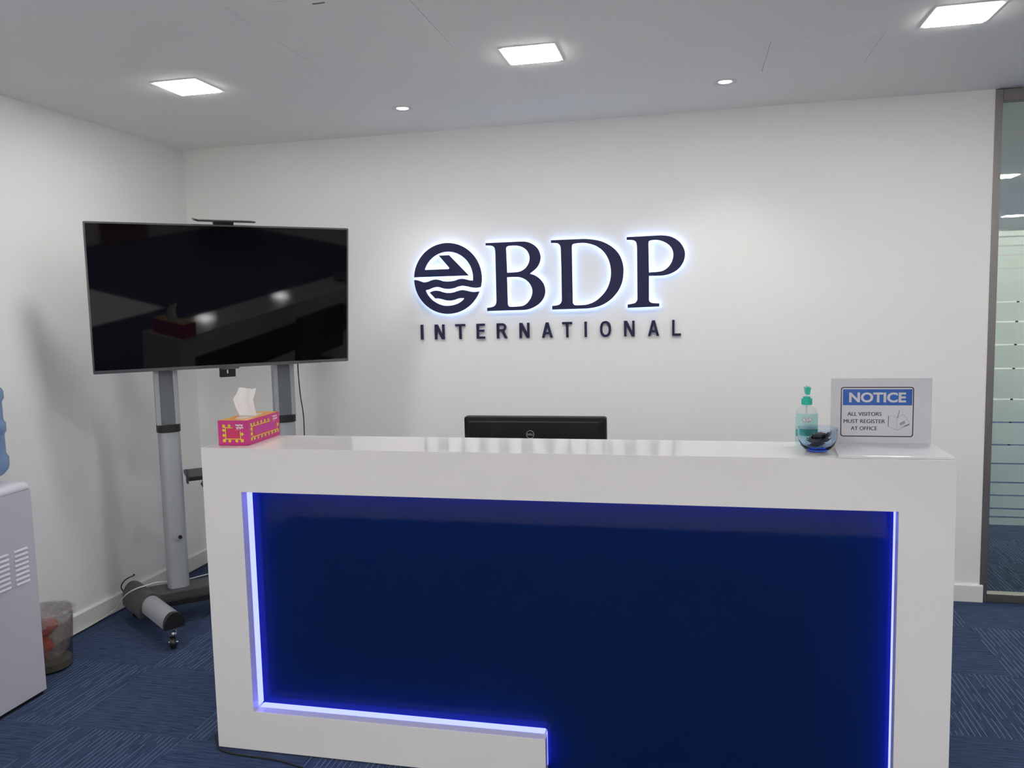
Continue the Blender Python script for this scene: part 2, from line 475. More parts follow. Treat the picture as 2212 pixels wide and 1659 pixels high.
# ------------------------------------------------------------------ glass partition to the right
win = thing('window_1', 'frosted-striped glass partition in a steel frame right of the logo wall', 'glass partition', (XE, 0, 0), kind='structure')
GX1 = RX1 - XE
obj('frame_post', bx(0.0, 0.034, -0.004, 0.050, 0.0, HC-0.003), M_steel, win, bev=0.0015)
obj('header_rail', bx(0.0345, GX1, -0.004, 0.050, HC-0.060, HC-0.003), M_steel, win, bev=0.0015)
obj('bottom_rail', bx(0.0345, GX1, -0.004, 0.050, 0.001, 0.044), M_steel, win, bev=0.0015)
obj('glass_pane', bx(0.0345, GX1, 0.018, 0.026, 0.0445, HC-0.0605), M_glass, win)
def film_material():
    m = bpy.data.materials.new('frosted_film'); m.use_nodes = True
    nt = m.node_tree; nt.nodes.clear(); N = nt.nodes; L = nt.links
    o = N.new('ShaderNodeOutputMaterial'); t = N.new('ShaderNodeBsdfTransparent'); rf_ = N.new('ShaderNodeBsdfRefraction'); tl_ = N.new('ShaderNodeBsdfTranslucent')
    m1 = N.new('ShaderNodeMixShader'); m2 = N.new('ShaderNodeMixShader'); ge = N.new('ShaderNodeNewGeometry')
    rf_.inputs['Color'].default_value = (0.93, 1.0, 0.95, 1); rf_.inputs['Roughness'].default_value = 0.68; rf_.inputs['IOR'].default_value = 1.4
    tl_.inputs['Color'].default_value = (0.90, 0.98, 0.93, 1); m1.inputs[0].default_value = 0.30
    L.new(rf_.outputs[0], m1.inputs[1]); L.new(tl_.outputs[0], m1.inputs[2])
    # scatter once, on the outer face that is met first
    L.new(ge.outputs['Backfacing'], m2.inputs[0]); L.new(m1.outputs[0], m2.inputs[1]); L.new(t.outputs[0], m2.inputs[2]); L.new(m2.outputs[0], o.inputs[0])
    return m
M_film = film_material()
zs = [1.920, 1.888, 1.842, 1.796, 1.729, 1.658, 1.561, 1.461, 1.344, 1.222, 1.064, 0.945, 0.828, 0.730, 0.631, 0.563, 0.493, 0.449, 0.403]
for a, b_ in zip(zs, zs[1:]):
    obj('film_strip', bx(0.0350, GX1, 0.0265, 0.0280, b_+0.0038, a-0.0038), M_film, win)
for x, z in ((0.1425, 1.561), (0.1400, 1.461), (0.1380, 1.344), (0.1340, 1.222), (0.1290, 1.064), (0.1265, 0.945), (0.1240, 0.828)):
    obj('film_mark', bx(x-0.006, x+0.006, 0.0265, 0.0280, z-0.0036, z+0.0036), M_black, win)

# logo outlines in wall metres (x along the wall, z up)
EMBLEM=[(1.4869,1.7808),(1.4887,1.7982),(1.4921,1.8153),(1.4969,1.8320),(1.5032,1.8483),(1.5108,1.8640),(1.5197,1.8790),(1.5299,1.8931),(1.5413,1.9064),(1.5537,1.9186),(1.5672,1.9297),(1.5816,1.9396),(1.5967,1.9482),(1.6125,1.9555),(1.6290,1.9615),(1.6458,1.9659),(1.6630,1.9690),(1.6804,1.9705),(1.6978,1.9706),(1.7152,1.9691),(1.7324,1.9662),(1.7493,1.9618),(1.7657,1.9560),(1.7816,1.9488),(1.7968,1.9402),(1.8112,1.9304),(1.8247,1.9194),(1.8372,1.9073),(1.8487,1.8941),(1.8589,1.8800),(1.8680,1.8651),(1.8757,1.8494),(1.8820,1.8332),(1.8869,1.8164),(1.8904,1.7993),(1.8924,1.7820),(1.8929,1.7646),(1.8919,1.7472),(1.8894,1.7299),(1.8855,1.7129),(1.8624,1.7096),(1.8356,1.7118),(1.8089,1.7183),(1.7790,1.7235),(1.7519,1.7200),(1.7275,1.7120),(1.7032,1.7084),(1.6759,1.7092),(1.6548,1.7141),(1.6337,1.7205),(1.6154,1.7202),(1.5970,1.7166),(1.5753,1.7086),(1.5537,1.7039),(1.5607,1.6863),(1.5738,1.6671),(1.5915,1.6477),(1.6124,1.6327),(1.6365,1.6205),(1.6667,1.6125),(1.7001,1.6117),(1.7305,1.6168),(1.7580,1.6276),(1.7765,1.6402),(1.7865,1.6514),(1.7709,1.6533),(1.7497,1.6509),(1.7284,1.6443),(1.7040,1.6405),(1.6768,1.6427),(1.6527,1.6497),(1.6315,1.6545),(1.6117,1.6545),(1.5777,1.6902),(1.5994,1.6983),(1.6178,1.7001),(1.6390,1.6972),(1.6631,1.6893),(1.6903,1.6851),(1.7176,1.6864),(1.7420,1.6929),(1.7723,1.6993),(1.7962,1.6966),(1.8200,1.6902),(1.8468,1.6866),(1.8772,1.6890),(1.8683,1.6705),(1.8575,1.6529),(1.8451,1.6365),(1.8310,1.6214),(1.8156,1.6079),(1.7988,1.5960),(1.7809,1.5858),(1.7620,1.5775),(1.7424,1.5712),(1.7223,1.5669),(1.7019,1.5646),(1.6813,1.5644),(1.6608,1.5663),(1.6406,1.5702),(1.6209,1.5762),(1.6019,1.5842),(1.5838,1.5940),(1.5668,1.6056),(1.5510,1.6188),(1.5367,1.6336),(1.5240,1.6498),(1.5129,1.6672),(1.5037,1.6855),(1.4963,1.7048),(1.4910,1.7247),(1.4877,1.7450),(1.4864,1.7655),(1.5066,1.7634),(1.5248,1.7570),(1.5461,1.7506),(1.5707,1.7533),(1.5924,1.7608),(1.6169,1.7644),(1.6382,1.7614),(1.6592,1.7544),(1.6864,1.7507),(1.7137,1.7519),(1.7349,1.7550),(1.7562,1.7621),(1.7773,1.7637),(1.7982,1.7602),(1.8219,1.7537),(1.8411,1.7517),(1.8422,1.7667),(1.8419,1.7817),(1.8400,1.7966),(1.8367,1.8112),(1.8319,1.8254),(1.8257,1.8391),(1.8182,1.8521),(1.8095,1.8643),(1.7995,1.8755),(1.7885,1.8857),(1.7766,1.8948),(1.7638,1.9026),(1.7503,1.9091),(1.7361,1.9142),(1.7216,1.9179),(1.7068,1.9201),(1.6918,1.9209),(1.6768,1.9201),(1.6620,1.9179),(1.6474,1.9141),(1.6333,1.9090),(1.6198,1.9025),(1.6071,1.8946),(1.5951,1.8855),(1.5841,1.8753),(1.5742,1.8640),(1.5655,1.8518),(1.5580,1.8388),(1.5519,1.8251),(1.5585,1.8217),(1.6978,1.8216),(1.7025,1.8278),(1.6414,1.9008),(1.7019,1.9009),(1.8168,1.7811)]
B_OUT=[(1.9220,1.9605),(2.0218,1.9609),(2.1261,1.9611),(2.1656,1.9565),(2.1987,1.9405),(2.2224,1.9174),(2.2354,1.8860),(2.2364,1.8595),(2.2267,1.8304),(2.2080,1.8059),(2.1739,1.7803),(2.2041,1.7690),(2.2340,1.7458),(2.2531,1.7171),(2.2601,1.6843),(2.2549,1.6518),(2.2345,1.6196),(2.2035,1.5965),(2.1665,1.5810),(2.1295,1.5767),(2.0244,1.5761),(1.9208,1.5751),(1.9213,1.5941),(1.9439,1.5966),(1.9644,1.6037),(1.9741,1.6171),(1.9769,1.6381),(1.9773,1.8898),(1.9759,1.9196),(1.9701,1.9362),(1.9564,1.9436),(1.9216,1.9474)]
B_H1=[(2.0393,1.9231),(2.0402,1.9320),(2.0489,1.9382),(2.0705,1.9403),(2.1073,1.9382),(2.1376,1.9281),(2.1615,1.9080),(2.1745,1.8765),(2.1708,1.8441),(2.1533,1.8151),(2.1285,1.7982),(2.1038,1.7915),(2.0422,1.7897)]
B_H2=[(2.0409,1.7638),(2.0909,1.7643),(2.1215,1.7603),(2.1518,1.7454),(2.1756,1.7194),(2.1871,1.6864),(2.1818,1.6538),(2.1644,1.6244),(2.1394,1.6040),(2.1116,1.5981),(2.0529,1.5977),(2.0444,1.6048),(2.0417,1.6214)]
D_OUT=[(2.2988,1.9613),(2.3920,1.9613),(2.4808,1.9610),(2.5278,1.9562),(2.5745,1.9456),(2.6180,1.9251),(2.6583,1.8932),(2.6840,1.8548),(2.6979,1.8082),(2.6989,1.7648),(2.6912,1.7159),(2.6674,1.6672),(2.6289,1.6245),(2.5817,1.5950),(2.5343,1.5815),(2.4868,1.5767),(2.2986,1.5751),(2.2990,1.5964),(2.3226,1.5983),(2.3408,1.6038),(2.3515,1.6168),(2.3540,1.6345),(2.3549,1.8024),(2.3530,1.9138),(2.3483,1.9315),(2.3365,1.9422),(2.3171,1.9454),(2.2985,1.9461)]
D_H1=[(2.4150,1.9172),(2.4168,1.9317),(2.4272,1.9371),(2.4805,1.9393),(2.5187,1.9320),(2.5566,1.9160),(2.5913,1.8872),(2.6156,1.8486),(2.6282,1.8048),(2.6306,1.7641),(2.6228,1.7179),(2.6032,1.6748),(2.5704,1.6377),(2.5347,1.6123),(2.4931,1.5986),(2.4574,1.5965),(2.4276,1.5978),(2.4173,1.6063),(2.4152,1.6241)]
P_OUT=[(2.7183,1.9609),(2.7992,1.9615),(2.8846,1.9627),(2.9185,1.9612),(2.9579,1.9525),(2.9915,1.9327),(3.0138,1.9077),(3.0290,1.8732),(3.0289,1.8392),(3.0162,1.8056),(2.9908,1.7752),(2.9569,1.7564),(2.9229,1.7475),(2.8945,1.7455),(2.8375,1.7465),(2.8366,1.6249),(2.8380,1.6105),(2.8479,1.6015),(2.8679,1.5973),(2.8922,1.5961),(2.8921,1.5788),(2.7203,1.5750),(2.7205,1.5936),(2.7428,1.5969),(2.7616,1.6022),(2.7719,1.6150),(2.7740,1.6294),(2.7743,1.8887),(2.7725,1.9174),(2.7675,1.9334),(2.7532,1.9425),(2.7182,1.9460)]
P_H1=[(2.8360,1.9234),(2.8389,1.9347),(2.8503,1.9385),(2.8844,1.9385),(2.9126,1.9303),(2.9408,1.9135),(2.9604,1.8900),(2.9681,1.8613),(2.9643,1.8302),(2.9487,1.7994),(2.9259,1.7788),(2.8975,1.7683),(2.8377,1.7654)]
SMALL= [('I', 1.5086, 1.523, 1.4175, 1.5045), ('N', 1.5953, 1.6534, 1.4175, 1.5044), ('T', 1.721, 1.7792, 1.4174, 1.5043), ('E', 1.849, 1.8975, 1.4173, 1.5042), ('R', 1.9688, 2.03, 1.4172, 1.5041), ('N', 2.1027, 2.1602, 1.4171, 1.5039), ('A', 2.233, 2.2945, 1.417, 1.5038), ('T', 2.3502, 2.4068, 1.417, 1.5037), ('I', 2.4768, 2.4892, 1.4169, 1.5036), ('O', 2.564, 2.6246, 1.4168, 1.5035), ('N', 2.6977, 2.7554, 1.4168, 1.5033), ('A', 2.8286, 2.8894, 1.4167, 1.5032), ('L', 2.9602, 3.0074, 1.4166, 1.5031)]

# ------------------------------------------------------------------ reception desk
DX0, DX1, DY, DH = 1.3564, 3.8118, -1.9932, 1.12
desk = thing('reception_desk', 'long white reception desk with blue glass front and glowing blue edge lights', 'desk', ((DX0+DX1)/2, -1.85, 0))
def dk(x, y, z): return (x-(DX0+DX1)/2, y+1.85, z)
OX0, OX1, OZ0, OZ1, NX = 1.507, 3.658, 0.152, 0.963, 2.583
ZB = 0.004
def frame_loop(e, oz=0.0):
    return [(DX0, ZB), (NX-e, ZB), (NX-e, OZ0-e), (OX0-e, OZ0-e), (OX0-e, OZ1+e), (OX1+e, OZ1+e), (OX1+e, ZB), (DX1, ZB), (DX1, DH), (DX0, DH)]
obj('front_frame', prism(nb(), [frame_loop(0.0)], DY, -1.957, dk), M_desk, desk, bev=0.0012)
obj('carcass', prism(nb(), [frame_loop(0.007)], -1.957, -1.703, dk), M_desk, desk, bev=0.0012)
def dbox(name, a, m, par=desk, bev=0.0):
    p0 = dk(a[0], a[2], a[4]); p1 = dk(a[1], a[3], a[5])
    return obj(name, bx(p0[0], p1[0], p0[1], p1[1], p0[2], p1[2]), m, par, bev=bev)
bp_ = nb()
prism(bp_, [[(OX0-0.0068, OZ0-0.0068), (NX-0.0072, OZ0-0.0068), (NX-0.0072, ZB), (OX1+0.0068, ZB), (OX1+0.0068, OZ1+0.0068), (OX0-0.0068, OZ1+0.0068)]], -1.915, -1.905, dk)
obj('blue_glass_panel', bp_, M_blue, desk)
dbox('panel_backing', (OX0-0.0068, OX1+0.0068, -1.9045, -1.88, ZB, OZ1+0.0068), M_dgrey)
ya, yb = -1.9565, -1.9155
e = 0.0068; tk = 0.003
dbox('led_strip', (OX0-e, OX0-e+tk, ya, yb, OZ0, OZ1), M_led)
dbox('led_strip', (OX1+e-tk, OX1+e, ya, yb, 0.02, OZ1), M_led)
dbox('led_strip', (OX0, OX1, ya, yb, OZ1+e-tk, OZ1+e), M_led)
dbox('led_strip', (OX0, NX-0.012, ya, yb, OZ0-e, OZ0-e+tk), M_led)
dbox('led_strip', (NX-e-tk+0.0005, NX-e+0.0005, ya, yb, 0.02, OZ0-0.012), M_led)
dbox('worktop', (DX0+0.02, DX1-0.02, -1.7025, -1.02, 0.715, 0.745), M_desk, bev=0.002)
for x in (DX0+0.02, DX1-0.05):
    dbox('side_panel', (x, x+0.03, -1.7025, -1.05, ZB, 0.7145), M_desk)

# ------------------------------------------------------------------ logo on the wall
FY0, FY1, HY1 = -0.034, -0.0215, -0.0105
def lit_letter(name, label, loops, group):
    x0 = min(p[0] for p in loops[0]); x1 = max(p[0] for p in loops[0]); z0 = min(p[1] for p in loops[0])
    t = thing(name, label, 'sign letter' if name != 'logo_emblem' else 'emblem', ((x0+x1)/2, 0, z0), group=group)
    cx = (x0+x1)/2
    ls = [smooth_loop(l) for l in loops]
    to = lambda x, y, z: (x-cx, y, z-z0)
    obj('face', prism(nb(), ls, FY0, FY1, to), M_navy, t)
    obj('halo_backing', prism(nb(), ls, FY1, HY1, to), M_halo, t)
    for sx in (-0.3, 0.3):
        xx = sx*(x1-x0)
    # stand-off pins that hold it off the wall, placed inside the first stem
    for pz in (0.06, 0.32):
        px_ = loops[0][0][0] + 0.085 - cx if name != 'logo_emblem' else -0.165 if pz < 0.1 else -0.12
        pzz = pz if name != 'logo_emblem' else (0.13 if pz < 0.1 else 0.33)
        obj('standoff_pin', tube(nb(), [(px_, HY1, pzz), (px_, -0.0003, pzz)], 0.004, 8), M_chrome, t)
    return t
G1 = 'large backlit logo letters'
lit_letter('logo_emblem', 'round navy emblem of a boat over waves, backlit, left of the large letters', [EMBLEM], None)
lit_letter('logo_letter', 'large backlit navy serif letter B on the white wall', [B_OUT, B_H1, B_H2], G1)
lit_letter('logo_letter', 'large backlit navy serif letter D on the white wall', [D_OUT, D_H1], G1)
lit_letter('logo_letter', 'large backlit navy serif letter P on the white wall', [P_OUT, P_H1], G1)

SW = 0.0125
def small_letter(ch, x0, x1, z0, z1):
    h = SW/2; zc = (z0+z1)/2; zm = z0+(z1-z0)*0.53
    if ch == 'I': return [[[(x0, z0), (x1, z0), (x1, z1), (x0, z1)]]]
    if ch == 'L': return [[[(x0, z0), (x1, z0), (x1, z0+SW), (x0+SW, z0+SW), (x0+SW, z1), (x0, z1)]]]
    if ch == 'T':
        c = (x0+x1)/2
        return [[[(c-h, z0), (c+h, z0), (c+h, z1-SW), (x1, z1-SW), (x1, z1), (x0, z1), (x0, z1-SW), (c-h, z1-SW)]]]
    if ch == 'E':
        return [[[(x0, z0), (x1, z0), (x1, z0+SW), (x0+SW, z0+SW), (x0+SW, zm-h), (x1-0.004, zm-h), (x1-0.004, zm+h), (x0+SW, zm+h), (x0+SW, z1-SW), (x1, z1-SW), (x1, z1), (x0, z1)]]]
    if ch == 'N':
        return [[[(x0, z0), (x0+SW, z0), (x0+SW, z1-0.026), (x1-SW-0.004, z0), (x1, z0), (x1, z1), (x1-SW, z1), (x1-SW, z0+0.026), (x0+SW+0.004, z1), (x0, z1)]]]
    if ch == 'A':
        c = (x0+x1)/2; s = SW*1.06; cr = z0+0.026; t = 0.0075
        k = (c-t-x0)/(z1-z0)
        ap = z1-0.020
        il = lambda z: x0+s+k*(z-z0)
        out = [(x0, z0), (x0+s, z0), (il(cr-h), cr-h), (x1-(il(cr-h)-x0), cr-h), (x1-s, z0), (x1, z0), (c+t, z1), (c-t, z1)]
        hole = [(il(cr+h)+0.0005, cr+h), (c, ap), (x1-(il(cr+h)-x0)-0.0005, cr+h)]
        return [[out, hole]]
    if ch == 'O':
        c = (x0+x1)/2; a = (x1-x0)/2; b_ = (z1-z0)/2+0.001
        f = lambda a_, bb, n=36: [(c+a_*math.copysign(abs(math.cos(2*math.pi*i/n))**0.85, math.cos(2*math.pi*i/n)), zc+bb*math.copysign(abs(math.sin(2*math.pi*i/n))**0.85, math.sin(2*math.pi*i/n))) for i in range(n)]
        return [[f(a, b_), f(a-SW, b_-SW)]]
    if ch == 'R':
        xr = x1-0.005; zt = zm-0.006; r = (z1-zt)/2; r2 = r-SW
        arc = lambda cx, cz, rr, a0, a1, n=10: [(cx+rr*math.cos(R(a0+(a1-a0)*i/n)), cz+rr*math.sin(R(a0+(a1-a0)*i/n))) for i in range(n+1)]
        cz = zt+r
        out = [(x0, z0), (x0+SW, z0), (x0+SW, zt), (xr-r-0.006, zt), (x1-SW-0.002, z0), (x1, z0), (xr-r+0.010, zt+0.0015)] + arc(xr-r, cz, r, -62, 90) + [(x0, z1)]
        hole = [(x0+SW, zt+SW), (x0+SW, z1-SW)] + arc(xr-r, cz, r2, 90, -90)
        return [[out, hole]]
_ord = {}
_lab = ['first small navy letter I, at the left end of the lettering under the emblem', 'small navy letter N right after the first I of the lettering',
        'small navy letter T under the gap between emblem and large B', 'small navy letter E, only one in the small lettering', 'small navy letter R, only one in the small lettering',
        'small navy letter N between the R and the A of the lettering', 'small navy letter A before the second T of the lettering', 'small navy letter T below the left of the large D',
        'small navy letter I between the T and the O of the lettering', 'small navy letter O, only one in the small lettering', 'small navy letter N right after the O of the lettering',
        'small navy letter A just before the final L of the lettering', 'small navy letter L, last of the lettering, below the large P']
_lab[2] = 'small navy letter T between the first N and the E of the lettering'
for (ch, x0, x1, z0, z1), lb in zip(SMALL, _lab):
    bm = nb(); c = (x0+x1)/2
    for loops in small_letter(ch, x0, x1, 1.417, 1.5038):
        prism(bm, loops, -0.0155, -0.0005, lambda x, y, z: (x-c, y, z-1.417))
    o = obj('sign_letter', bm, M_navy)
    o.location = (c, 0, 1.417)
    tag(o, lb, 'sign letter', 'small letters under the logo')

# ------------------------------------------------------------------ television, its stand, the bar on top
TA, TT = 0.716, 0.144
TC = Vector((0.7751, -0.8404, 1.6763))
TW, TH = 1.25, 0.7204
tv = thing('television', 'large flat black television mounted on a wheeled stand', 'television', TC, (TT, 0, TA))
fr = nb()
prism(fr, [rrect(-TW/2, TW/2, -TH/2, TH/2, 0.006, 3), rrect(-TW/2+0.008, TW/2-0.008, -TH/2+0.016, TH/2-0.008, 0.003, 3)], -0.004, 0.022)
obj('bezel', fr, M_bezel, tv, bev=0.0015)
obj('screen', bx(-TW/2+0.0078, TW/2-0.0078, 0.0, 0.012, -TH/2+0.0158, TH/2-0.0078), M_screen, tv)
bk = nb()
prism(bk, [rrect(-TW/2+0.012, TW/2-0.012, -TH/2+0.012, TH/2-0.012, 0.02, 4)], 0.0225, 0.034)
obj('rear_cover', bk, M_black, tv)
obj('rear_bulge', bx(-0.45, 0.45, 0.0345, 0.060, -0.30, 0.12), M_black, tv, bev=0.008)
lip = nb()
prism(lip, [[(-0.05, 0.0), (0.05, 0.0), (0.042, -0.008), (-0.042, -0.008)]], -0.004, 0.012)
obj('badge_lip', lip, M_bezel, tv, loc=(0, 0, -TH/2-0.0002))
sb = obj('sensor_box', bx(-0.050, 0.028, -0.002, 0.020, -0.050, 0.0), M_black, tv, loc=(0, 0, -TH/2-0.0004), bev=0.002)
obj('indicator', bx(-0.015, -0.009, -0.0032, -0.0018, -0.030, -0.012), mat('indicator_pale', (0.8, 0.7, 0.6, 1), 0.4), sb)

bar = thing('camera_bar', 'thin black camera bar sitting on top of the television', 'camera bar', TC, (TT, 0, TA))
bb = nb()
prism(bb, [[(-0.139, 0.0150), (0.132, 0.0150), (0.139, 0.019), (0.132, 0.0225), (-0.132, 0.0225), (-0.142, 0.0275), (-0.150, 0.0265)]], -0.055, 0.055)
obj('bar_body', bb, M_black, bar, loc=(0, 0, TH/2), bev=0.0015)
obj('clip_foot', bx(-0.055, 0.040, -0.0035, 0.034, 0.0003, 0.0148), M_black, bar, loc=(0, 0, TH/2), bev=0.002)
obj('clip_tail', bx(-0.05, 0.035, 0.036, 0.044, -0.04, 0.0148), M_black, bar, loc=(0, 0, TH/2))

st = thing('television_stand', 'wheeled silver two-column television stand with black collars and feet', 'television stand', (TC.x, TC.y, 0), (0, 0, TA))
def dprofile(w_, d_, n=10, flat=0.4):
    """rounded column section: flat faces with half-round sides, (x, y)"""
    out = []
    r = d_/2
    for cx, a0 in ((w_/2-r, -90), (-w_/2+r, 90)):
        for k in range(n+1):
            t = R(a0+180*k/n); out.append((cx+r*math.cos(t)*flat*1.6, r*math.sin(t)))
    return out
def zprism(loop, z0, z1): return prism(nb(), [loop], z0, z1, lambda a, h_, c: (a, c, h_))
CY = 0.15
for s in (-1, 1):
    cx = 0.297*s
    off = lambda l, x=cx, y=CY+0.045: [(a+x, b_+y) for a, b_ in l]
    obj('lower_column', zprism(off(dprofile(0.142, 0.095)), 0.176, 0.998), M_alu, st, smooth=35)
    obj('collar', zprism(off(dprofile(0.156, 0.110)), 0.996, 1.034), M_black, st, smooth=35, bev=0.003)
    uc = obj('upper_column', prism(nb(), [[(cx-0.056, CY+0.015), (cx-0.032, CY+0.015), (cx-0.032, CY+0.022), (cx+0.032, CY+0.022), (cx+0.032, CY+0.015), (cx+0.056, CY+0.015), (cx+0.056, CY+0.075), (cx-0.056, CY+0.075)]], 1.033, 1.86, lambda a, h_, c: (a, c, h_)), M_alu, st, bev=0.004)
    obj('groove_insert', bx(cx-0.0315, cx+0.0315, CY+0.0175, CY+0.0219, 1.034, 1.86), M_alu2, uc)
    obj('mount_arm', bx(cx-0.02, cx+0.02, 0.085, CY+0.0148, 1.45, 1.85), M_black, st)
obj('mount_rail', bx(-0.40, 0.40, 0.066, 0.0845, 1.56, 1.60), M_black, st)
obj('mount_rail', bx(-0.40, 0.40, 0.066, 0.0845, 1.70, 1.74), M_black, st)
# knob boss near the foot of the column on the side of the cooler
kn = obj('lock_boss', prism(nb(), [[(0.020*math.cos(2*math.pi*i/24), 0.020*math.sin(2*math.pi*i/24)) for i in range(24)]], -0.012, 0.0), M_alu, st, loc=(-0.290, CY-0.0028, 0.452), bev=0.003)
obj('screw', prism(nb(), [[(0.0095*math.cos(2*math.pi*i/16), 0.0095*math.sin(2*math.pi*i/16)) for i in range(16)]], -0.022, -0.0123), M_black, kn, loc=(0.010, 0, -0.002))
# black shelf tray between the columns
sh = obj('shelf', bx(-0.222, 0.222, CY-0.02, CY+0.22, 0.735, 0.757), M_black, st, bev=0.002)
for s in (-1, 1):
    obj('shelf_bracket', bx(0.2225*s-0.004, 0.2225*s+0.004, CY+0.02, CY+0.07, 0.715, 0.785), M_dgrey, sh)
sl = nb(); prism(sl, [[(-0.14, 0.734), (0.14, 0.734), (0.16, 0.700), (0.15, 0.692), (-0.15, 0.692), (-0.16, 0.700)]], CY-0.03, CY+0.05)
obj('device_holder', sl, M_dgrey, sh, bev=0.003)
# base beam
obj('base_beam', bx(-0.455, 0.455, CY-0.045, CY+0.115, 0.112, 0.1755), M_dgrey, st, bev=0.006)
obj('beam_lip', bx(-0.40, 0.40, CY-0.058, CY-0.0455, 0.104, 0.135), M_black, st, bev=0.003)
def foot(s):
    fa, ra = Vector((-0.362, -0.225)), Vector((-0.506, 0.365))      # front and rear end in stand x, y
    if s > 0: fa.x, ra.x = -fa.x, -ra.x
    ax = (ra-fa).normalized(); L_ = (ra-fa).length; ang = math.atan2(ax.y, ax.x)
    def sec(wd, h0, h1, n=12):
        l = [(-wd/2, h0), (wd/2, h0)]
        for k in range(n+1):
            t = math.pi*k/n; l.append((wd/2*math.cos(t), h0+0.018+(h1-h0-0.018)*math.sin(t)))
        return l
    def along(a0, a1, wd, h0, h1):
        return prism(nb(), [sec(wd, h0, h1)], a0, a1, lambda x, y, z: (fa.x + ax.x*y - ax.y*x, fa.y + ax.y*y + ax.x*x, z))
    ft = obj('foot_tube', along(0.022, L_-0.03, 0.094, 0.105, 0.180), M_alu, st, smooth=35)
    obj('foot_end_cap', along(-0.004, 0.022, 0.096, 0.103, 0.182), M_black, ft, smooth=35, bev=0.003)
    obj('foot_cover', along(0.325, L_-0.01, 0.122, 0.075, 0.192), M_dgrey, ft, smooth=35, bev=0.006)
    obj('foot_end_cap', along(L_-0.01, L_+0.012, 0.110, 0.085, 0.188), M_dgrey, ft, smooth=35, bev=0.004)
    for k, p in enumerate((fa + ax*0.030, ra - ax*0.02)):
        cw = obj('caster_wheel', prism(nb(), [[(0.031*math.cos(2*math.pi*i/24), 0.031*math.sin(2*math.pi*i/24)) for i in range(24)]], -0.011, 0.011, lambda x, y, z: (y, x, z)), M_black, st, loc=(p.x, p.y-0.012, 0.0315), rot=(0, 0, R(-18)), smooth=30, bev=0.003)
        fk = nb()
        box(fk, -0.016, -0.0125, -0.014, 0.020, -0.004, 0.036); box(fk, 0.0125, 0.016, -0.014, 0.020, -0.004, 0.036)
        box(fk, -0.016, 0.016, -0.014, 0.022, 0.034, 0.042)
        lathe(fk, [(0.013, 0.040), (0.013, 0.050), (0.009, 0.054), (0.009, 0.075)], 16, 0, 0.012)
        obj('caster_fork', fk, M_chrome, cw, smooth=30)
        obj('axle_nut', tube(nb(), [(-0.0215, 0, 0), (0.0215, 0, 0)], 0.0055, 8), M_chrome, cw)
foot(-1); foot(1)

# ------------------------------------------------------------------ monitor behind the counter
MY = -1.43
mon = thing('monitor', 'black computer monitor seen from behind above the desk top', 'monitor', (2.453, MY+0.06, 0.745))
MX0, MX1, MZ0, MZ1 = 2.1625-2.453, 2.7375-2.453, 0.82-0.745, 1.1565-0.745
def rloop(bm, x0, x1, z0, z1, r, y):
    return [bm.verts.new((p[0], y, p[1])) for p in rrect(x0, x1, z0, z1, r, 5)]
bm = nb()
lv = [rloop(bm, MX0, MX1, MZ0, MZ1, 0.010, 0.0), rloop(bm, MX0, MX1, MZ0, MZ1, 0.010, -0.030), rloop(bm, MX0+0.003, MX1-0.003, MZ0+0.003, MZ1-0.003, 0.010, -0.036),
      rloop(bm, MX0+0.016, MX1-0.016, MZ0+0.012, MZ1-0.0165, 0.012, -0.043), rloop(bm, MX0+0.026, MX1-0.026, MZ0+0.02, MZ1-0.020, 0.014, -0.053), rloop(bm, MX0+0.06, MX1-0.06, MZ0+0.03, MZ1-0.07, 0.02, -0.058)]
bm.faces.new(lv[0]); bm.faces.new(list(reversed(lv[-1])))
for a, b_ in zip(lv, lv[1:]):
    n = len(a)
    for i in range(n): bm.faces.new((a[i], a[(i+1) % n], b_[(i+1) % n], b_[i]))
M_mon = grain(mat('monitor_plastic', (0.0085, 0.0088, 0.0105, 1), 0.5, spec=0.22), 260, 0.05, 0.05)
obj('rear_shell', bm, M_mon, mon, smooth=25)
obj('screen', bx(MX0+0.012, MX1-0.012, 0.0002, 0.0012, MZ0+0.014, MZ1-0.012), M_screen, mon)
M_logo = mat('silver_print', (0.42, 0.43, 0.45, 1), 0.35, metal=0.2)
lx, lz, lr = 2.4395-2.453, 1.0895-0.745, 0.0160
ringf = lambda r: [(lx+r*math.cos(2*math.pi*i/40), lz+r*math.sin(2*math.pi*i/40)) for i in range(40)]
lg = obj('round_logo', prism(nb(), [ringf(lr), ringf(lr-0.0016)], -0.0592, -0.0556), M_logo, mon)
text_mesh('logo_lettering', 'D', lx-0.0118, lx-0.0062, lz-0.0032, lz+0.0036, -0.0590, M_logo, lg, 0.03)
text_mesh('logo_lettering', 'LL', lx+0.0018, lx+0.0122, lz-0.0032, lz+0.0036, -0.0590, M_logo, lg, 0.03)
eb = nb()
for k in range(3):
    zz = lz-0.0030+k*0.0026
    prism(eb, [[(lx-0.0056+k*0.0006, zz-0.001), (lx+0.0010+k*0.0002, zz+0.0012), (lx+0.0012+k*0.0002, zz+0.0025), (lx-0.0054+k*0.0006, zz+0.0003)]], -0.0592, -0.0586)
obj('logo_lettering', eb, M_logo, lg)
obj('neck', bx(-0.045, 0.045, -0.075, -0.0582, 0.010, 0.25), M_black, mon, bev=0.004)
obj('foot_plate', bx(-0.13, 0.13, -0.15, 0.05, 0.0, 0.010), M_black, mon, bev=0.004)

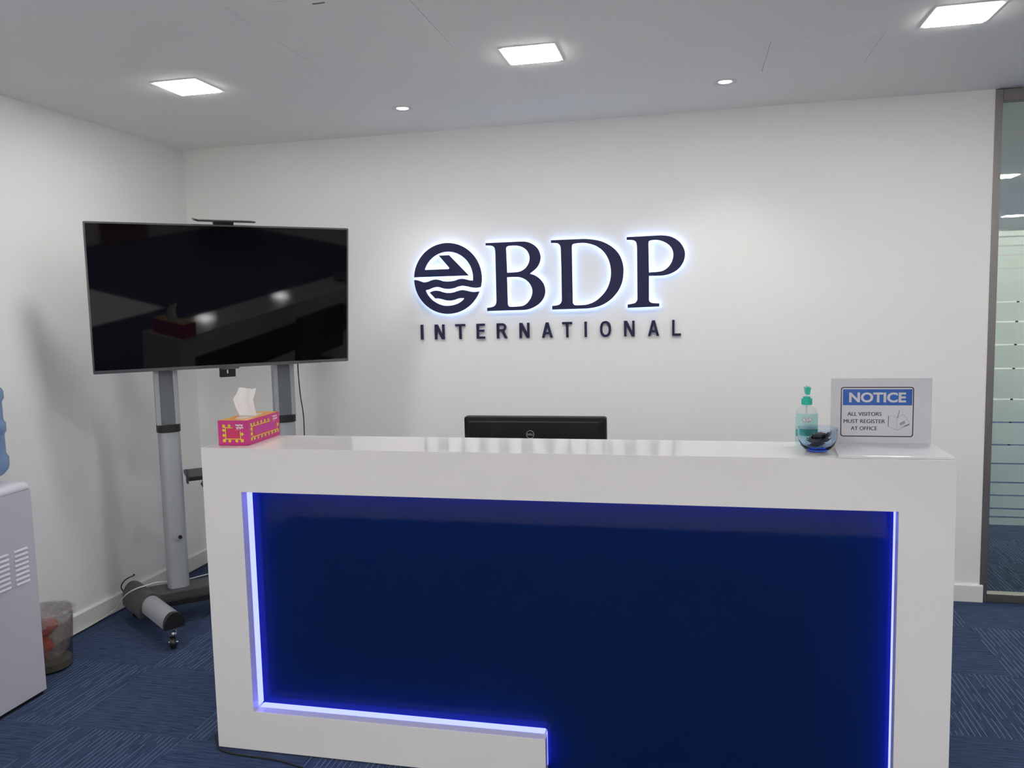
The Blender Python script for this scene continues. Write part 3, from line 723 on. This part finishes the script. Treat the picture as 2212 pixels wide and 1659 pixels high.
# ------------------------------------------------------------------ tissue box
M_mag = grain(mat('magenta_card', srgb(186, 38, 120), 0.35), 120, 0.0, 0.06)
M_yel = mat('yellow_print', srgb(214, 205, 40), 0.4)
M_pur = mat('purple_print', srgb(176, 38, 138), 0.4)
M_redp = mat('crimson_print', srgb(190, 36, 92), 0.4)
M_ora = mat('orange_print', srgb(214, 140, 84), 0.4)
M_wht = mat('white_print', (0.8, 0.78, 0.8, 1), 0.4)
BW, BL, BH = 0.0578, 0.1250, 0.0905
tb = thing('tissue_box', 'magenta tissue box with yellow printed border on the desk corner', 'tissue box', (1.4500, -1.8180, 1.1203), (0, 0, R(2.9)))
body = nb()
box(body, -BW, BW, -BL, BL, 0, BH)
obj('carton', body, M_mag, tb, bev=0.0012)
def bud(cx, cz, ang, s):
    """spade-shaped bud pointing along ang"""
    base = [(-0.16, -0.1), (-0.30, 0.25), (-0.55, 0.40), (-0.42, 0.72), (-0.16, 0.85), (0, 1.15), (0.16, 0.85), (0.42, 0.72), (0.55, 0.40), (0.30, 0.25), (0.16, -0.1)]
    c, sn = math.cos(ang-math.pi/2), math.sin(ang-math.pi/2)
    return [(cx+s*(x*c-z*sn), cz+s*(x*sn+z*c)) for x, z in base]
def face_print(u0, u1, z0, z1, ub, nleft, nright, nbot, ntop, to3, skip_tr, s):
    bm = nb(); t = 0.0030; e0, e1 = 0.0, 0.0004
    P = lambda l: prism(bm, [l], e0, e1, to3)
    q = lambda a, b_, c, d_: P([(a, c), (b_, c), (b_, d_), (a, d_)])
    q(u0-t, u0, z0-t, z1+t); q(u0, u1, z0-t, z0)
    q(u0, u0+(u1-u0)*skip_tr, z1, z1+t); q(u1, u1+t, z0-t, z0+(z1-z0)*0.72)
    for k in range(nleft): P(bud(u0-t, z0+(z1-z0)*(k+0.6)/nleft, math.pi, s))
    for k in range(nright): P(bud(u1+t, z0+(z1-z0)*0.72*(k+0.6)/nright, 0, s))
    for k in range(nbot): P(bud(u0+(u1-u0)*(k+0.5)/nbot, z0-t, -math.pi/2, s))
    for k in range(ntop): P(bud(u0+(u1-u0)*skip_tr*(k+0.5)/ntop, z1+t, math.pi/2, s))
    for cu, cz, a in ((u0-t, z0-t, 225), (u1+t, z0-t, -45), (u0-t, z1+t, 135)): P(bud(cu, cz, R(a), s*1.15))
    return bm
fto = lambda u, d_, z: (u, -BL-0.0002-d_, z)
sto = lambda u, d_, z: (BW+0.0002+d_, u, z)
obj('printed_border', face_print(-0.027, 0.027, 0.0255, 0.063, 0, 2, 1, 2, 1, fto, 0.5, 0.0115), M_yel, tb)
obj('printed_panel', prism(nb(), [[(-0.027, 0.0255), (0.027, 0.0255), (0.027, 0.063), (-0.027, 0.063)]], 0.0, 0.0002, fto), M_redp, tb)
obj('printed_border', face_print(-0.092, 0.100, 0.0275, 0.064, 0, 2, 1, 7, 5, sto, 0.72, 0.0115), M_yel, tb)
obj('printed_panel', prism(nb(), [[(-0.092, 0.0275), (0.100, 0.0275), (0.100, 0.064), (-0.092, 0.064)]], 0.0, 0.0002, sto), M_redp, tb)
obj('printed_panel', prism(nb(), [[(-0.076, 0.0335), (0.088, 0.0335), (0.088, 0.060), (-0.076, 0.060)]], 0.0002, 0.0004, sto), M_pur, tb)
def squiggle(u0, u1, z0, z1, to3, amp):
    bm = nb()
    for r_, zz in ((0, z1), (1, (z0+z1)/2)):
        pts = []
        for k in range(25):
            u = u0+(u1-u0)*(k/24*0.86+0.07*r_); pts.append((u, zz+amp*math.sin(k*1.9+r_)*(1.0 if k % 5 else 1.9)))
        prism(bm, [stroke(pts, 0.0017)], 0.0002, 0.0006, to3)
    pts = [(u0+(u1-u0)*k/10, z0+0.002*math.sin(k/10*3)) for k in range(6)]
    prism(bm, [stroke(pts, 0.0008)], 0.0002, 0.0006, to3)
    return bm
obj('printed_script', squiggle(0.011, 0.044, 0.056, 0.074, fto, 0.0022), M_wht, tb)
obj('printed_script', squiggle(0.066, 0.108, 0.060, 0.079, sto, 0.0022), M_wht, tb)
tp = nb(); prism(tp, [[(-BW+0.003, -BL+0.003), (BW-0.003, -BL+0.003), (BW-0.003, BL-0.003), (-BW+0.003, BL-0.003)]], 0.0, 0.0004, lambda u, d_, v: (u, v, BH+0.0002+d_))
obj('printed_top', tp, M_ora, tb)
tl = nb(); o4 = lambda k: [(-BW+k, -BL+k), (BW-k, -BL+k), (BW-k, BL-k), (-BW+k, BL-k)]
prism(tl, [o4(0.010), o4(0.014)], 0.0, 0.0003, lambda u, d_, v: (u, v, BH+0.0007+d_))
obj('printed_border', tl, M_yel, tb)
sl_ = nb(); prism(sl_, [[(0.030*math.cos(2*math.pi*i/32), 0.085*math.sin(2*math.pi*i/32)) for i in range(32)]], 0.0, 0.0003, lambda u, d_, v: (u, v, BH+0.0008+d_))
obj('film_opening', sl_, mat('pale_film', (0.62, 0.58, 0.50, 1), 0.3), tb)
# the pulled-up tissue
M_tis = grain(mat('tissue_paper', (0.86, 0.85, 0.845, 1), 0.9, spec=0.1), 400, 0.1, 0.02)
prof = [(0.0, -0.031, 0.036), (0.12, -0.036, 0.036), (0.35, -0.050, 0.031), (0.60, -0.060, 0.0265), (0.72, -0.052, 0.032), (0.92, -0.0385, 0.040), (1.0, -0.0385, 0.0425)]
def pr(v):
    for (v0, a0, b0), (v1, a1, b1) in zip(prof, prof[1:]):
        if v <= v1:
            t = (v-v0)/(v1-v0); return a0+(a1-a0)*t, b0+(b1-b0)*t
    return prof[-1][1:]
tg = nb(); nu, nv = 28, 20; grid = []
for j in range(nv+1):
    v = j/nv; a, b_ = pr(v); row = []
    for i in range(nu+1):
        u = i/nu
        x = a+(b_-a)*u
        top = 0.102 + 0.0035*math.sin(u*6.2+1.2) + (0.004 if 0.45 < u < 0.7 else 0)
        y = 0.012*math.sin(u*3.4+0.3+v*0.7)*(0.35+v) + 0.003*math.sin(u*11+v*4)*v + 0.010*(v-0.4)
        row.append(tg.verts.new((x, y, top*v)))
    grid.append(row)
for j in range(nv):
    for i in range(nu): tg.faces.new((grid[j][i], grid[j][i+1], grid[j+1][i+1], grid[j+1][i]))
ti = obj('tissue_sheet', tg, M_tis, tb, smooth=60, loc=(0.0, -0.012, BH+0.0008), rot=(0, 0, R(3)))
md = ti.modifiers.new('thickness', 'SOLIDIFY'); md.thickness = 0.0006

# ------------------------------------------------------------------ notice in its acrylic holder
M_acr = thin_glass('acrylic_sheet', (0.95, 0.95, 0.955, 1))
M_paper = mat('white_paper', (0.84, 0.83, 0.86, 1), 0.6, spec=0.3)
M_sblue = mat('notice_blue', srgb(14, 96, 186), 0.45)
M_ink = mat('notice_ink', srgb(40, 36, 50), 0.5)
M_base = mat('acrylic_white_base', (0.72, 0.72, 0.74, 1), 0.08, spec=0.6)
SX, SY, SZ = 3.655, -1.757, 1.1203
sg = thing('notice_holder', 'clear acrylic desk holder with a printed notice, at the end of the counter', 'notice holder', (SX, SY, SZ))
q4 = [(3.513-SX, -1.747-SY), (3.489-SX, -1.989-SY), (3.808-SX, -1.983-SY), (3.811-SX, -1.747-SY)]
obj('base_plate', prism(nb(), [q4], 0.0, 0.0075, lambda x, d_, y: (x, y, d_)), M_base, sg, bev=0.001)
obj('front_sheet', bx(3.503-SX, 3.803-SX, -0.0035, -0.0015, 0.0077, 0.2165), M_acr, sg)
obj('rear_sheet', bx(3.503-SX, 3.803-SX, 0.0015, 0.0035, 0.0077, 0.2165), M_acr, sg)
tpd = obj('top_fold', bx(3.503-SX, 3.803-SX, -0.0035, 0.0035, 0.2166, 0.2186), mat('polished_acrylic_edge', (0.8, 0.8, 0.82, 1), 0.06, spec=0.8), sg)
pp = obj('notice_paper', bx(3.5045-SX, 3.8015-SX, -0.0008, 0.0008, 0.0079, 0.2155), M_paper, sg)
ux = lambda zx: 3.533-SX + (zx-205)/1190*0.218
uz = lambda zy: 1.3095-SZ - (zy-210)/(1022-210)*0.160
YP = -0.0009
def pprint(name, loops, m, d_=0.0002):
    return obj(name, prism(nb(), loops, YP-d_, YP), m, pp)
pprint('notice_border', [rrect(ux(205), ux(1395), uz(1026), uz(208), 0.0085, 6), list(reversed(rrect(ux(222), ux(1378), uz(1010), uz(224), 0.0062, 6)))], M_ink)
pprint('notice_header', [[(ux(240), uz(508)), (ux(1368), uz(508)), (ux(1368), uz(246)), (ux(240), uz(246))]], M_sblue)
text_mesh('notice_lettering', 'NOTICE', ux(342), ux(1268), uz(462), uz(296), YP-0.0005, M_wht, pp, 0.035)
for s_, a, b_, c, d_ in (('ALL VISITORS', 320, 878, 682, 620), ('MUST REGISTER', 258, 936, 802, 740), ('AT OFFICE', 380, 808, 918, 856)):
    for dx in (-0.00035, 0.00035):      # struck twice for a heavier weight
        text_mesh('notice_lettering', s_, ux(a)+dx, ux(b_)+dx, uz(c), uz(d_), YP-0.0003-abs(dx+0.00035)*0.1, M_ink, pp, 0.0)
lnb = nb()
def pl(pts, wd): prism(lnb, [stroke([(ux(a), uz(b_)) for a, b_ in pts], wd)], YP-0.0002, YP)
pl([(990, 850), (992, 680)], 0.0018); pl([(1000, 668), (1125, 705), (1130, 905)], 0.0005); pl([(990, 850), (1130, 915), (1340, 815)], 0.0007)
pl([(1135, 700), (1230, 650), (1335, 800), (1200, 870)], 0.0005); pl([(1245, 850), (1330, 815)], 0.0014); pl([(1140, 718), (1165, 590)], 0.0013); pl([(1125, 705), (1145, 718)], 0.0005)
obj('notice_book_drawing', lnb, M_ink, pp)
pprint('notice_book_patch', [[(ux(1170), uz(800)), (ux(1250), uz(755)), (ux(1268), uz(800)), (ux(1185), uz(838))]], mat('grey_print', (0.42, 0.42, 0.44, 1), 0.5))

# ------------------------------------------------------------------ pump bottle
M_clear = thin_glass('clear_bottle_plastic', (0.93, 0.96, 0.96, 1), 0.05)
M_teal = mat('teal_plastic', srgb(28, 176, 152), 0.35)
M_lteal = mat('pale_teal_label', srgb(176, 216, 214), 0.5)
M_ink2 = mat('violet_print', srgb(88, 92, 140), 0.5)
pb = thing('sanitizer_bottle', 'clear pump bottle with teal cap standing behind the blue bowl', 'bottle', (3.4275, -1.770, 1.1203))
prof_b = [(0.0300, 0.0), (0.0345, 0.004), (0.0355, 0.03), (0.0350, 0.09), (0.0335, 0.108), (0.0285, 0.121), (0.0180, 0.129), (0.0120, 0.1315), (0.0120, 0.136)]
obj('bottle_body', lathe(nb(), prof_b, 40, sx=1.0, sy=0.58), M_clear, pb, smooth=50)
obj('gel', lathe(nb(), [(0.0290, 0.002), (0.0335, 0.006), (0.0343, 0.03), (0.0340, 0.06), (0.0338, 0.064)], 40, sx=1.0, sy=0.55), thin_glass('clear_gel', (0.86, 0.95, 0.95, 1), 0.02, 1.2), pb, smooth=50)
def wrap_label(z0, z1, m, name, grow, rr=0.0353):
    bm = nb(); n = 24; A = []; B = []; C = []; D = []
    for k in range(n+1):
        t = R(-158 + 136*k/n)
        r0, r1 = rr+grow, rr+grow+0.0004
        for lst, r_, z in ((A, r0, z0), (B, r0, z1), (C, r1, z0), (D, r1, z1)):
            lst.append(bm.verts.new((r_*math.cos(t), 0.58*r_*math.sin(t), z)))
    for k in range(n):
        for f in ((A[k], A[k+1], B[k+1], B[k]), (C[k], D[k], D[k+1], C[k+1]), (A[k], C[k], C[k+1], A[k+1]), (B[k], B[k+1], D[k+1], D[k])): bm.faces.new(f)
    return obj(name, bm, m, pb, smooth=50)
wrap_label(0.056, 0.106, M_lteal, 'front_label', 0.0006)
wrap_label(0.032, 0.0555, M_teal, 'teal_band', 0.0006)
oy = -0.58*0.0365-0.0012
ov = lambda a, b_: [(-0.001+a*math.cos(2*math.pi*i/28), 0.087+b_*math.sin(2*math.pi*i/28)) for i in range(28)]
lo_ = obj('label_oval', prism(nb(), [ov(0.0145, 0.0085)], oy-0.0003, oy), M_wht, pb)
obj('oval_line', prism(nb(), [ov(0.0145, 0.0085), ov(0.0137, 0.0077)], oy-0.0006, oy-0.0003), M_ink2, lo_)
text_mesh('label_lettering', 'cool', -0.0095, 0.0050, 0.0878, 0.0925, oy-0.0006, M_ink2, lo_, 0.02)
text_mesh('label_lettering', '& cool', -0.0065, 0.0085, 0.0812, 0.0858, oy-0.0006, M_ink2, lo_, 0.02)
obj('cap', lathe(nb(), [(0.0165, 0.134), (0.0170, 0.1345), (0.0168, 0.1525), (0.0155, 0.154), (0.0115, 0.1543), (0.0110, 0.1600), (0.004, 0.1605)], 32), M_teal, pb, smooth=30)
obj('pump_stem', lathe(nb(), [(0.0035, 0.160), (0.0035, 0.172)], 16), M_clear, pb)
obj('dip_tube', lathe(nb(), [(0.0025, 0.008), (0.0025, 0.1335)], 12), mat('milky_tube', (0.7, 0.72, 0.72, 1), 0.4), pb)
nz = nb()
prism(nz, [[(-0.0052, 0.1685), (0.0052, 0.1685), (0.0088, 0.1885), (0.0088, 0.1925), (0.0055, 0.1905), (0, 0.195), (-0.0055, 0.1905), (-0.0088, 0.1925), (-0.0088, 0.1885)]], -0.030, 0.010)
obj('pump_head', nz, M_teal, pb, bev=0.001)

# ------------------------------------------------------------------ blue glass bowl with candies
def blue_glass():
    m = bpy.data.materials.new('blue_bowl_glass'); m.use_nodes = True
    nt = m.node_tree; nt.nodes.clear()
    o = nt.nodes.new('ShaderNodeOutputMaterial'); g = nt.nodes.new('ShaderNodeBsdfGlass'); v = nt.nodes.new('ShaderNodeVolumeAbsorption')
    g.inputs['Color'].default_value = (0.93, 0.97, 1.0, 1); g.inputs['IOR'].default_value = 1.32; g.inputs['Roughness'].default_value = 0.01
    v.inputs['Color'].default_value = (0.10, 0.36, 0.95, 1); v.inputs['Density'].default_value = 38
    nt.links.new(g.outputs[0], o.inputs[0]); nt.links.new(v.outputs[0], o.inputs[1])
    return m
BX, BY, BZ = 3.4465, -1.872, 1.1203
outer = [(0.0005, 0.0), (0.026, 0.0), (0.031, 0.002), (0.0400, 0.008), (0.0500, 0.020), (0.0565, 0.036), (0.0590, 0.054), (0.0592, 0.066), (0.0578, 0.0735)]
inner = [(0.0562, 0.0735), (0.0575, 0.066), (0.0574, 0.054), (0.0548, 0.038), (0.0478, 0.023), (0.0375, 0.0135), (0.026, 0.0095), (0.0005, 0.0085)]
bowl = obj('glass_bowl', lathe(nb(), outer+inner, 48), blue_glass(), smooth=60, loc=(BX, BY, BZ))
tag(bowl, 'small blue glass bowl of dark wrapped candies beside the notice', 'bowl')
M_foil = grain(mat('dark_foil', (0.09, 0.088, 0.092, 1), 0.2, metal=0.75), 90, 0.3, 0.2)
M_foil2 = grain(mat('pinkish_foil', (0.45, 0.33, 0.38, 1), 0.3, metal=0.4), 90, 0.3, 0.2)
def candy(m, loc, rot, label, s=1.0):
    bm = nb(); rings = []
    for x, w_, h_ in ((-0.026, 0.011, 0.0008), (-0.0225, 0.0095, 0.0010), (-0.018, 0.0045, 0.003), (-0.0155, 0.0095, 0.0062), (-0.008, 0.0110, 0.0075), (0.008, 0.0110, 0.0075), (0.0155, 0.0095, 0.0062), (0.018, 0.0045, 0.003), (0.0225, 0.0095, 0.0010), (0.026, 0.011, 0.0008)):
        rings.append([bm.verts.new((x*s, w_*s*math.copysign(abs(math.cos(t))**0.6, math.cos(t)), h_*s*math.copysign(abs(math.sin(t))**0.6, math.sin(t)))) for t in [2*math.pi*k/14 for k in range(14)]])
    for a, b_ in zip(rings, rings[1:]):
        for k in range(14): bm.faces.new((a[k], a[(k+1) % 14], b_[(k+1) % 14], b_[k]))
    bm.faces.new(rings[0]); bm.faces.new(rings[-1])
    o = obj('wrapped_candy', bm, m, smooth=50, loc=(BX+loc[0], BY+loc[1], BZ+loc[2]), rot=tuple(R(a) for a in rot))
    return tag(o, label, 'candy', 'wrapped candies in the blue bowl')
_c = 'dark foil-wrapped candy low in the blue glass bowl'
candy(M_foil, (-0.010, -0.012, 0.0185), (0, 0, 10), _c, 0.80)
candy(M_foil, (0.006, 0.012, 0.0190), (6, 0, 25), _c, 0.80)
candy(M_foil, (-0.012, -0.020, 0.0330), (-14, 8, -8), _c, 0.92)
candy(M_foil, (0.016, -0.012, 0.0345), (-10, -14, 12), _c, 0.92)
candy(M_foil, (-0.008, 0.018, 0.0350), (10, 4, 40), _c, 0.9)
candy(M_foil, (0.007, -0.004, 0.0495), (-62, -5, 8), 'dark foil-wrapped candy on top of the others in the bowl', 1.0)
candy(M_foil2, (0.032, 0.010, 0.0480), (-50, -38, 30), 'pinkish wrapped candy leaning at the right side of the bowl', 0.72)

# ------------------------------------------------------------------ water cooler
M_cool = grain(mat('cooler_grey_white', (0.56, 0.56, 0.62, 1), 0.42), 200, 0.05, 0.02)
M_coolt = grain(mat('cooler_top_white', (0.72, 0.72, 0.79, 1), 0.3), 200, 0.03, 0.02)
KX0, KX1, KY0, KY1 = 0.062, 0.372, -2.045, -1.735
wc = thing('water_cooler', 'grey-white water cooler cut off by the left edge of the picture', 'water cooler', ((KX0+KX1)/2, (KY0+KY1)/2, 0))
kx, ky = (KX1-KX0)/2, (KY1-KY0)/2
zp = lambda loop, z0, z1: prism(nb(), [loop], z0, z1, lambda a, h_, c: (a, c, h_))
obj('plinth', zp(rrect(-kx+0.008, kx-0.008, -ky+0.008, ky-0.008, 0.006, 3), 0.0, 0.020), M_black, wc)
obj('cabinet', zp(rrect(-kx, kx, -ky, ky, 0.004, 3), 0.018, 0.886), M_cool, wc)
bm = nb()
def cl(e_, z, r): return [bm.verts.new((p[0], p[1], z)) for p in rrect(-kx+e_, kx-e_, -ky+e_, ky-e_, r, 6)]
lv = [cl(0.0015, 0.8868, 0.012), cl(0.0, 0.889, 0.014), cl(0.0, 0.900, 0.016), cl(0.003, 0.910, 0.018), cl(0.009, 0.917, 0.020), cl(0.018, 0.9205, 0.022), cl(0.05, 0.9215, 0.03)]
bm.faces.new(list(reversed(lv[0]))); bm.faces.new(lv[-1])
for a, b_ in zip(lv, lv[1:]):
    n = len(a)
    for i in range(n): bm.faces.new((a[i], a[(i+1) % n], b_[(i+1) % n], b_[i]))
obj('top_cover', bm, M_coolt, wc, smooth=35)
# pressed louvres in the side panel
lm = nb()
vs = [(0, 0.0), (0.0042, 0.0015), (0.0015, 0.0085), (0, 0.0095)]
for (xx, zz) in vs: pass
A = [lm.verts.new((p[0], -0.0335, p[1])) for p in vs]; B = [lm.verts.new((p[0], 0.0335, p[1])) for p in vs]
lm.faces.new(A); lm.faces.new(list(reversed(B)))
for i in range(4): lm.faces.new((A[i], A[(i+1) % 4], B[(i+1) % 4], B[i]))
bmesh.ops.recalc_face_normals(lm, faces=lm.faces)
lme = bpy.data.meshes.new('louvre'); lm.to_mesh(lme); lm.free(); lme.materials.append(M_coolt)
for cyy in (-1.8110, -1.9060, -2.0010):
    for k in range(8):
        o = bpy.data.objects.new('louvre', lme); COL.objects.link(o); o.parent = wc
        o.location = (kx, cyy-(KY0+KY1)/2, 0.506 + 0.0195*k)
# dispensing niche on its front
obj('dispenser_niche', bx(-0.11, 0.11, -ky-0.004, -ky-0.0002, 0.60, 0.83), M_dgrey, wc, bev=0.001)
for s in (-1, 1):
    tpz = obj('tap', tube(nb(), [(0.05*s, -ky-0.004, 0.78), (0.05*s, -ky-0.040, 0.775), (0.05*s, -ky-0.044, 0.745)], 0.010, 10), M_coolt, wc)
obj('drip_tray', bx(-0.10, 0.10, -ky-0.07, -ky-0.0042, 0.600, 0.615), M_dgrey, wc, bev=0.002)

M_pet = mat('blue_bottle_plastic', srgb(150, 182, 228), 0.18, trans=0.5, ior=1.2)
wb = thing('water_bottle', 'large ribbed blue water bottle upside down on the cooler', 'water bottle', ((KX0+KX1)/2, -1.868, 0.9218))
pf = [(0.058, 0.0), (0.060, 0.012), (0.085, 0.022), (0.118, 0.040), (0.133, 0.058), (0.1375, 0.075), (0.1375, 0.108), (0.131, 0.118), (0.1285, 0.126), (0.1285, 0.200), (0.131, 0.207), (0.1365, 0.216), (0.1365, 0.248), (0.131, 0.257), (0.1285, 0.264), (0.1285, 0.335), (0.132, 0.342), (0.1365, 0.350), (0.1365, 0.378), (0.130, 0.392), (0.110, 0.402), (0.05, 0.406)]
obj('bottle_shell', lathe(nb(), pf, 48), M_pet, wb, smooth=50)
obj('collar', lathe(nb(), [(0.070, 0.0), (0.072, 0.004), (0.066, 0.010), (0.062, 0.0105)], 32), M_coolt, wb, smooth=40)

# ------------------------------------------------------------------ waste bin
M_bin = thin_glass('smoky_bin_plastic', (0.80, 0.79, 0.77, 1), 0.25, 1.35)
def bag_material():
    m = bpy.data.materials.new('thin_white_bag'); m.use_nodes = True
    nt = m.node_tree; nt.nodes.clear(); N = nt.nodes; L = nt.links
    o = N.new('ShaderNodeOutputMaterial'); mx = N.new('ShaderNodeMixShader'); t = N.new('ShaderNodeBsdfTransparent'); d_ = N.new('ShaderNodeBsdfTranslucent'); d2 = N.new('ShaderNodeBsdfPrincipled'); m2 = N.new('ShaderNodeMixShader')
    n = N.new('ShaderNodeTexNoise'); n.inputs['Scale'].default_value = 22; n.inputs['Detail'].default_value = 3
    tc = N.new('ShaderNodeTexCoord'); L.new(tc.outputs['Object'], n.inputs['Vector'])
    mp = N.new('ShaderNodeMapRange'); mp.inputs[1].default_value = 0.35; mp.inputs[2].default_value = 0.7; mp.inputs[3].default_value = 0.22; mp.inputs[4].default_value = 0.48
    L.new(n.outputs['Fac'], mp.inputs[0])
    d_.inputs[0].default_value = (0.8, 0.8, 0.82, 1); d2.inputs['Base Color'].default_value = (0.8, 0.8, 0.82, 1); d2.inputs['Roughness'].default_value = 0.3
    m2.inputs[0].default_value = 0.55
    L.new(d_.outputs[0], m2.inputs[1]); L.new(d2.outputs[0], m2.inputs[2])
    L.new(mp.outputs[0], mx.inputs[0]); L.new(t.outputs[0], mx.inputs[1]); L.new(m2.outputs[0], mx.inputs[2]); L.new(mx.outputs[0], o.inputs[0])
    return m
wbx, wby = 0.187, -1.525
bn = thing('waste_bin', 'smoky translucent round waste bin with a white liner beside the cooler', 'waste bin', (wbx, wby, 0.0))
obj('bin_shell', lathe(nb(), [(0.0005, 0.002), (0.094, 0.002), (0.099, 0.006), (0.106, 0.13), (0.114, 0.262), (0.1165, 0.264), (0.1165, 0.270), (0.1115, 0.270), (0.1115, 0.262), (0.1035, 0.13), (0.0965, 0.009), (0.0005, 0.009)], 48), M_bin, bn, smooth=50)
obj('bin_floor', lathe(nb(), [(0.0005, 0.0095), (0.0955, 0.0095), (0.0970, 0.040), (0.0005, 0.043)], 40), mat('bin_bottom_grey', (0.23, 0.22, 0.19, 1), 0.6), bn)
M_bag = bag_material()
lg_ = nb(); n = 56; rows = []
pfl = [(0.030, 0.055), (0.070, 0.060), (0.092, 0.095), (0.098, 0.15), (0.104, 0.22), (0.1085, 0.266), (0.1120, 0.2735), (0.1195, 0.2735), (0.1225, 0.266), (0.1235, 0.250), (0.1245, 0.232)]
for j, (r, z) in enumerate(pfl):
    row = []
    for i in range(n):
        t = 2*math.pi*i/n
        wob = 0.003*math.sin(5*t+j)+0.002*math.sin(11*t+2*j)
        rr = r + (wob*0.6 if j < 5 else abs(wob)*0.7 if j > 7 else 0)
        dz = (0.014*math.sin(2*t+0.8)+0.006*math.sin(7*t)) if j == len(pfl)-1 else (0.010*math.sin(2*t-0.6) if j == 0 else 0)
        row.append(lg_.verts.new((rr*math.cos(t), rr*math.sin(t), z+dz)))
    rows.append(row)
for a, b_ in zip(rows, rows[1:]):
    for i in range(n): lg_.faces.new((a[i], a[(i+1) % n], b_[(i+1) % n], b_[i]))
lg_.faces.new(rows[0])
obj('liner', lg_, M_bag, bn, smooth=60)
# crumpled red paper in the bin
def crumple(r, seed):
    bm = nb(); bmesh.ops.create_icosphere(bm, subdivisions=3, radius=r)
    rd = random.Random(seed)
    dirs = [(Vector((rd.gauss(0, 1), rd.gauss(0, 1), rd.gauss(0, 1))).normalized(), rd.uniform(0.70, 0.95)) for _ in range(26)]
    for v in bm.verts:
        d_ = v.co.normalized(); k = 1.05
        for a, h in dirs:
            c = d_.dot(a)
            if c > 0.05: k = min(k, h/c)
        v.co = d_*r*k
    return bm
M_redpaper = grain(mat('red_paper', srgb(232, 72, 52), 0.7), 40, 0.2, 0.1)
for k, (x, y, z, r) in enumerate(((0.014, -0.030, 0.118, 0.046), (-0.034, 0.034, 0.165, 0.044), (0.028, -0.012, 0.205, 0.038))):
    o = obj('crumpled_paper', crumple(r, 11+k), M_redpaper, loc=(wbx+x, wby+y, z), smooth=20)
    tag(o, ['crumpled red paper deep in the waste bin', 'crumpled red paper at the back of the waste bin', 'crumpled red paper on top in the waste bin'][k], 'paper', 'crumpled red papers in the bin')

# ------------------------------------------------------------------ cables
M_wcab = mat('white_cable', (0.72, 0.71, 0.66, 1), 0.45)
M_bcab = mat('black_cable', (0.010, 0.010, 0.011, 1), 0.45)
def cable(name, pts, r, m, label):
    o = obj(name, tube(nb(), spline(pts, 8), r, 8), m, smooth=60)
    return tag(o, label, 'cable')
cable('white_cable', [(0.020, -1.60, 0.0035), (0.020, -1.30, 0.0035), (0.022, -1.177, 0.0035), (0.023, -1.06, 0.005), (0.045, -0.985, 0.022), (0.119, -0.992, 0.072), (0.185, -1.030, 0.135), (0.240, -1.045, 0.180), (0.285, -1.030, 0.203), (0.311, -0.990, 0.206), (0.325, -0.940, 0.203), (0.362, -0.900, 0.197), (0.400, -0.850, 0.187), (0.43, -0.80, 0.182), (0.50, -0.69, 0.181), (0.62, -0.585, 0.181)], 0.0032, M_wcab,
      'white cable running along the skirting and over the stand foot')
cable('black_cable', [(0.001, -0.700, 0.150), (0.018, -0.715, 0.151), (0.030, -0.785, 0.158), (0.032, -0.826, 0.147), (0.032, -0.840, 0.126), (0.033, -0.826, 0.096), (0.040, -0.800, 0.05), (0.060, -0.74, 0.006), (0.15, -0.60, 0.004)], 0.0032, M_bcab,
      'short black cable looping out of the wall behind the stand foot')
# cable down the right-hand column of the stand
ca, sa = math.cos(TA), math.sin(TA)
W3 = lambda x, y, z: (TC.x + ca*x - sa*y, TC.y + sa*x + ca*y, z)
cable('display_cable', [W3(0.362, 0.10, 1.45), W3(0.364, 0.12, 1.30), W3(0.372, 0.13, 1.15), W3(0.385, 0.135, 1.03), W3(0.385, 0.137, 0.90), W3(0.384, 0.137, 0.60), W3(0.384, 0.15, 0.186), W3(0.36, 0.32, 0.184)], 0.003, M_bcab,
      'thin black cable hanging beside the stand column nearer the logo')
cable('floor_cable', [(1.30, -1.93, 0.004), (1.362, -2.004, 0.004), (1.42, -2.026, 0.004), (1.495, -2.033, 0.004), (1.565, -2.034, 0.004), (1.64, -2.043, 0.004), (1.701, -2.058, 0.004), (1.85, -2.11, 0.004), (2.1, -2.25, 0.004)], 0.0035, M_bcab,
      'black cable lying on the carpet in front of the desk')

# ------------------------------------------------------------------ sampling limits of the renderer
cy = SC.cycles
cy.max_bounces = 12; cy.diffuse_bounces = 9; cy.glossy_bounces = 4; cy.transmission_bounces = 8; cy.transparent_max_bounces = 16
cy.caustics_reflective = False; cy.caustics_refractive = False
cy.sample_clamp_indirect = 6.0
cy.use_light_tree = False; cy.adaptive_threshold = 0.03
M_halo.cycles.emission_sampling = 'NONE'
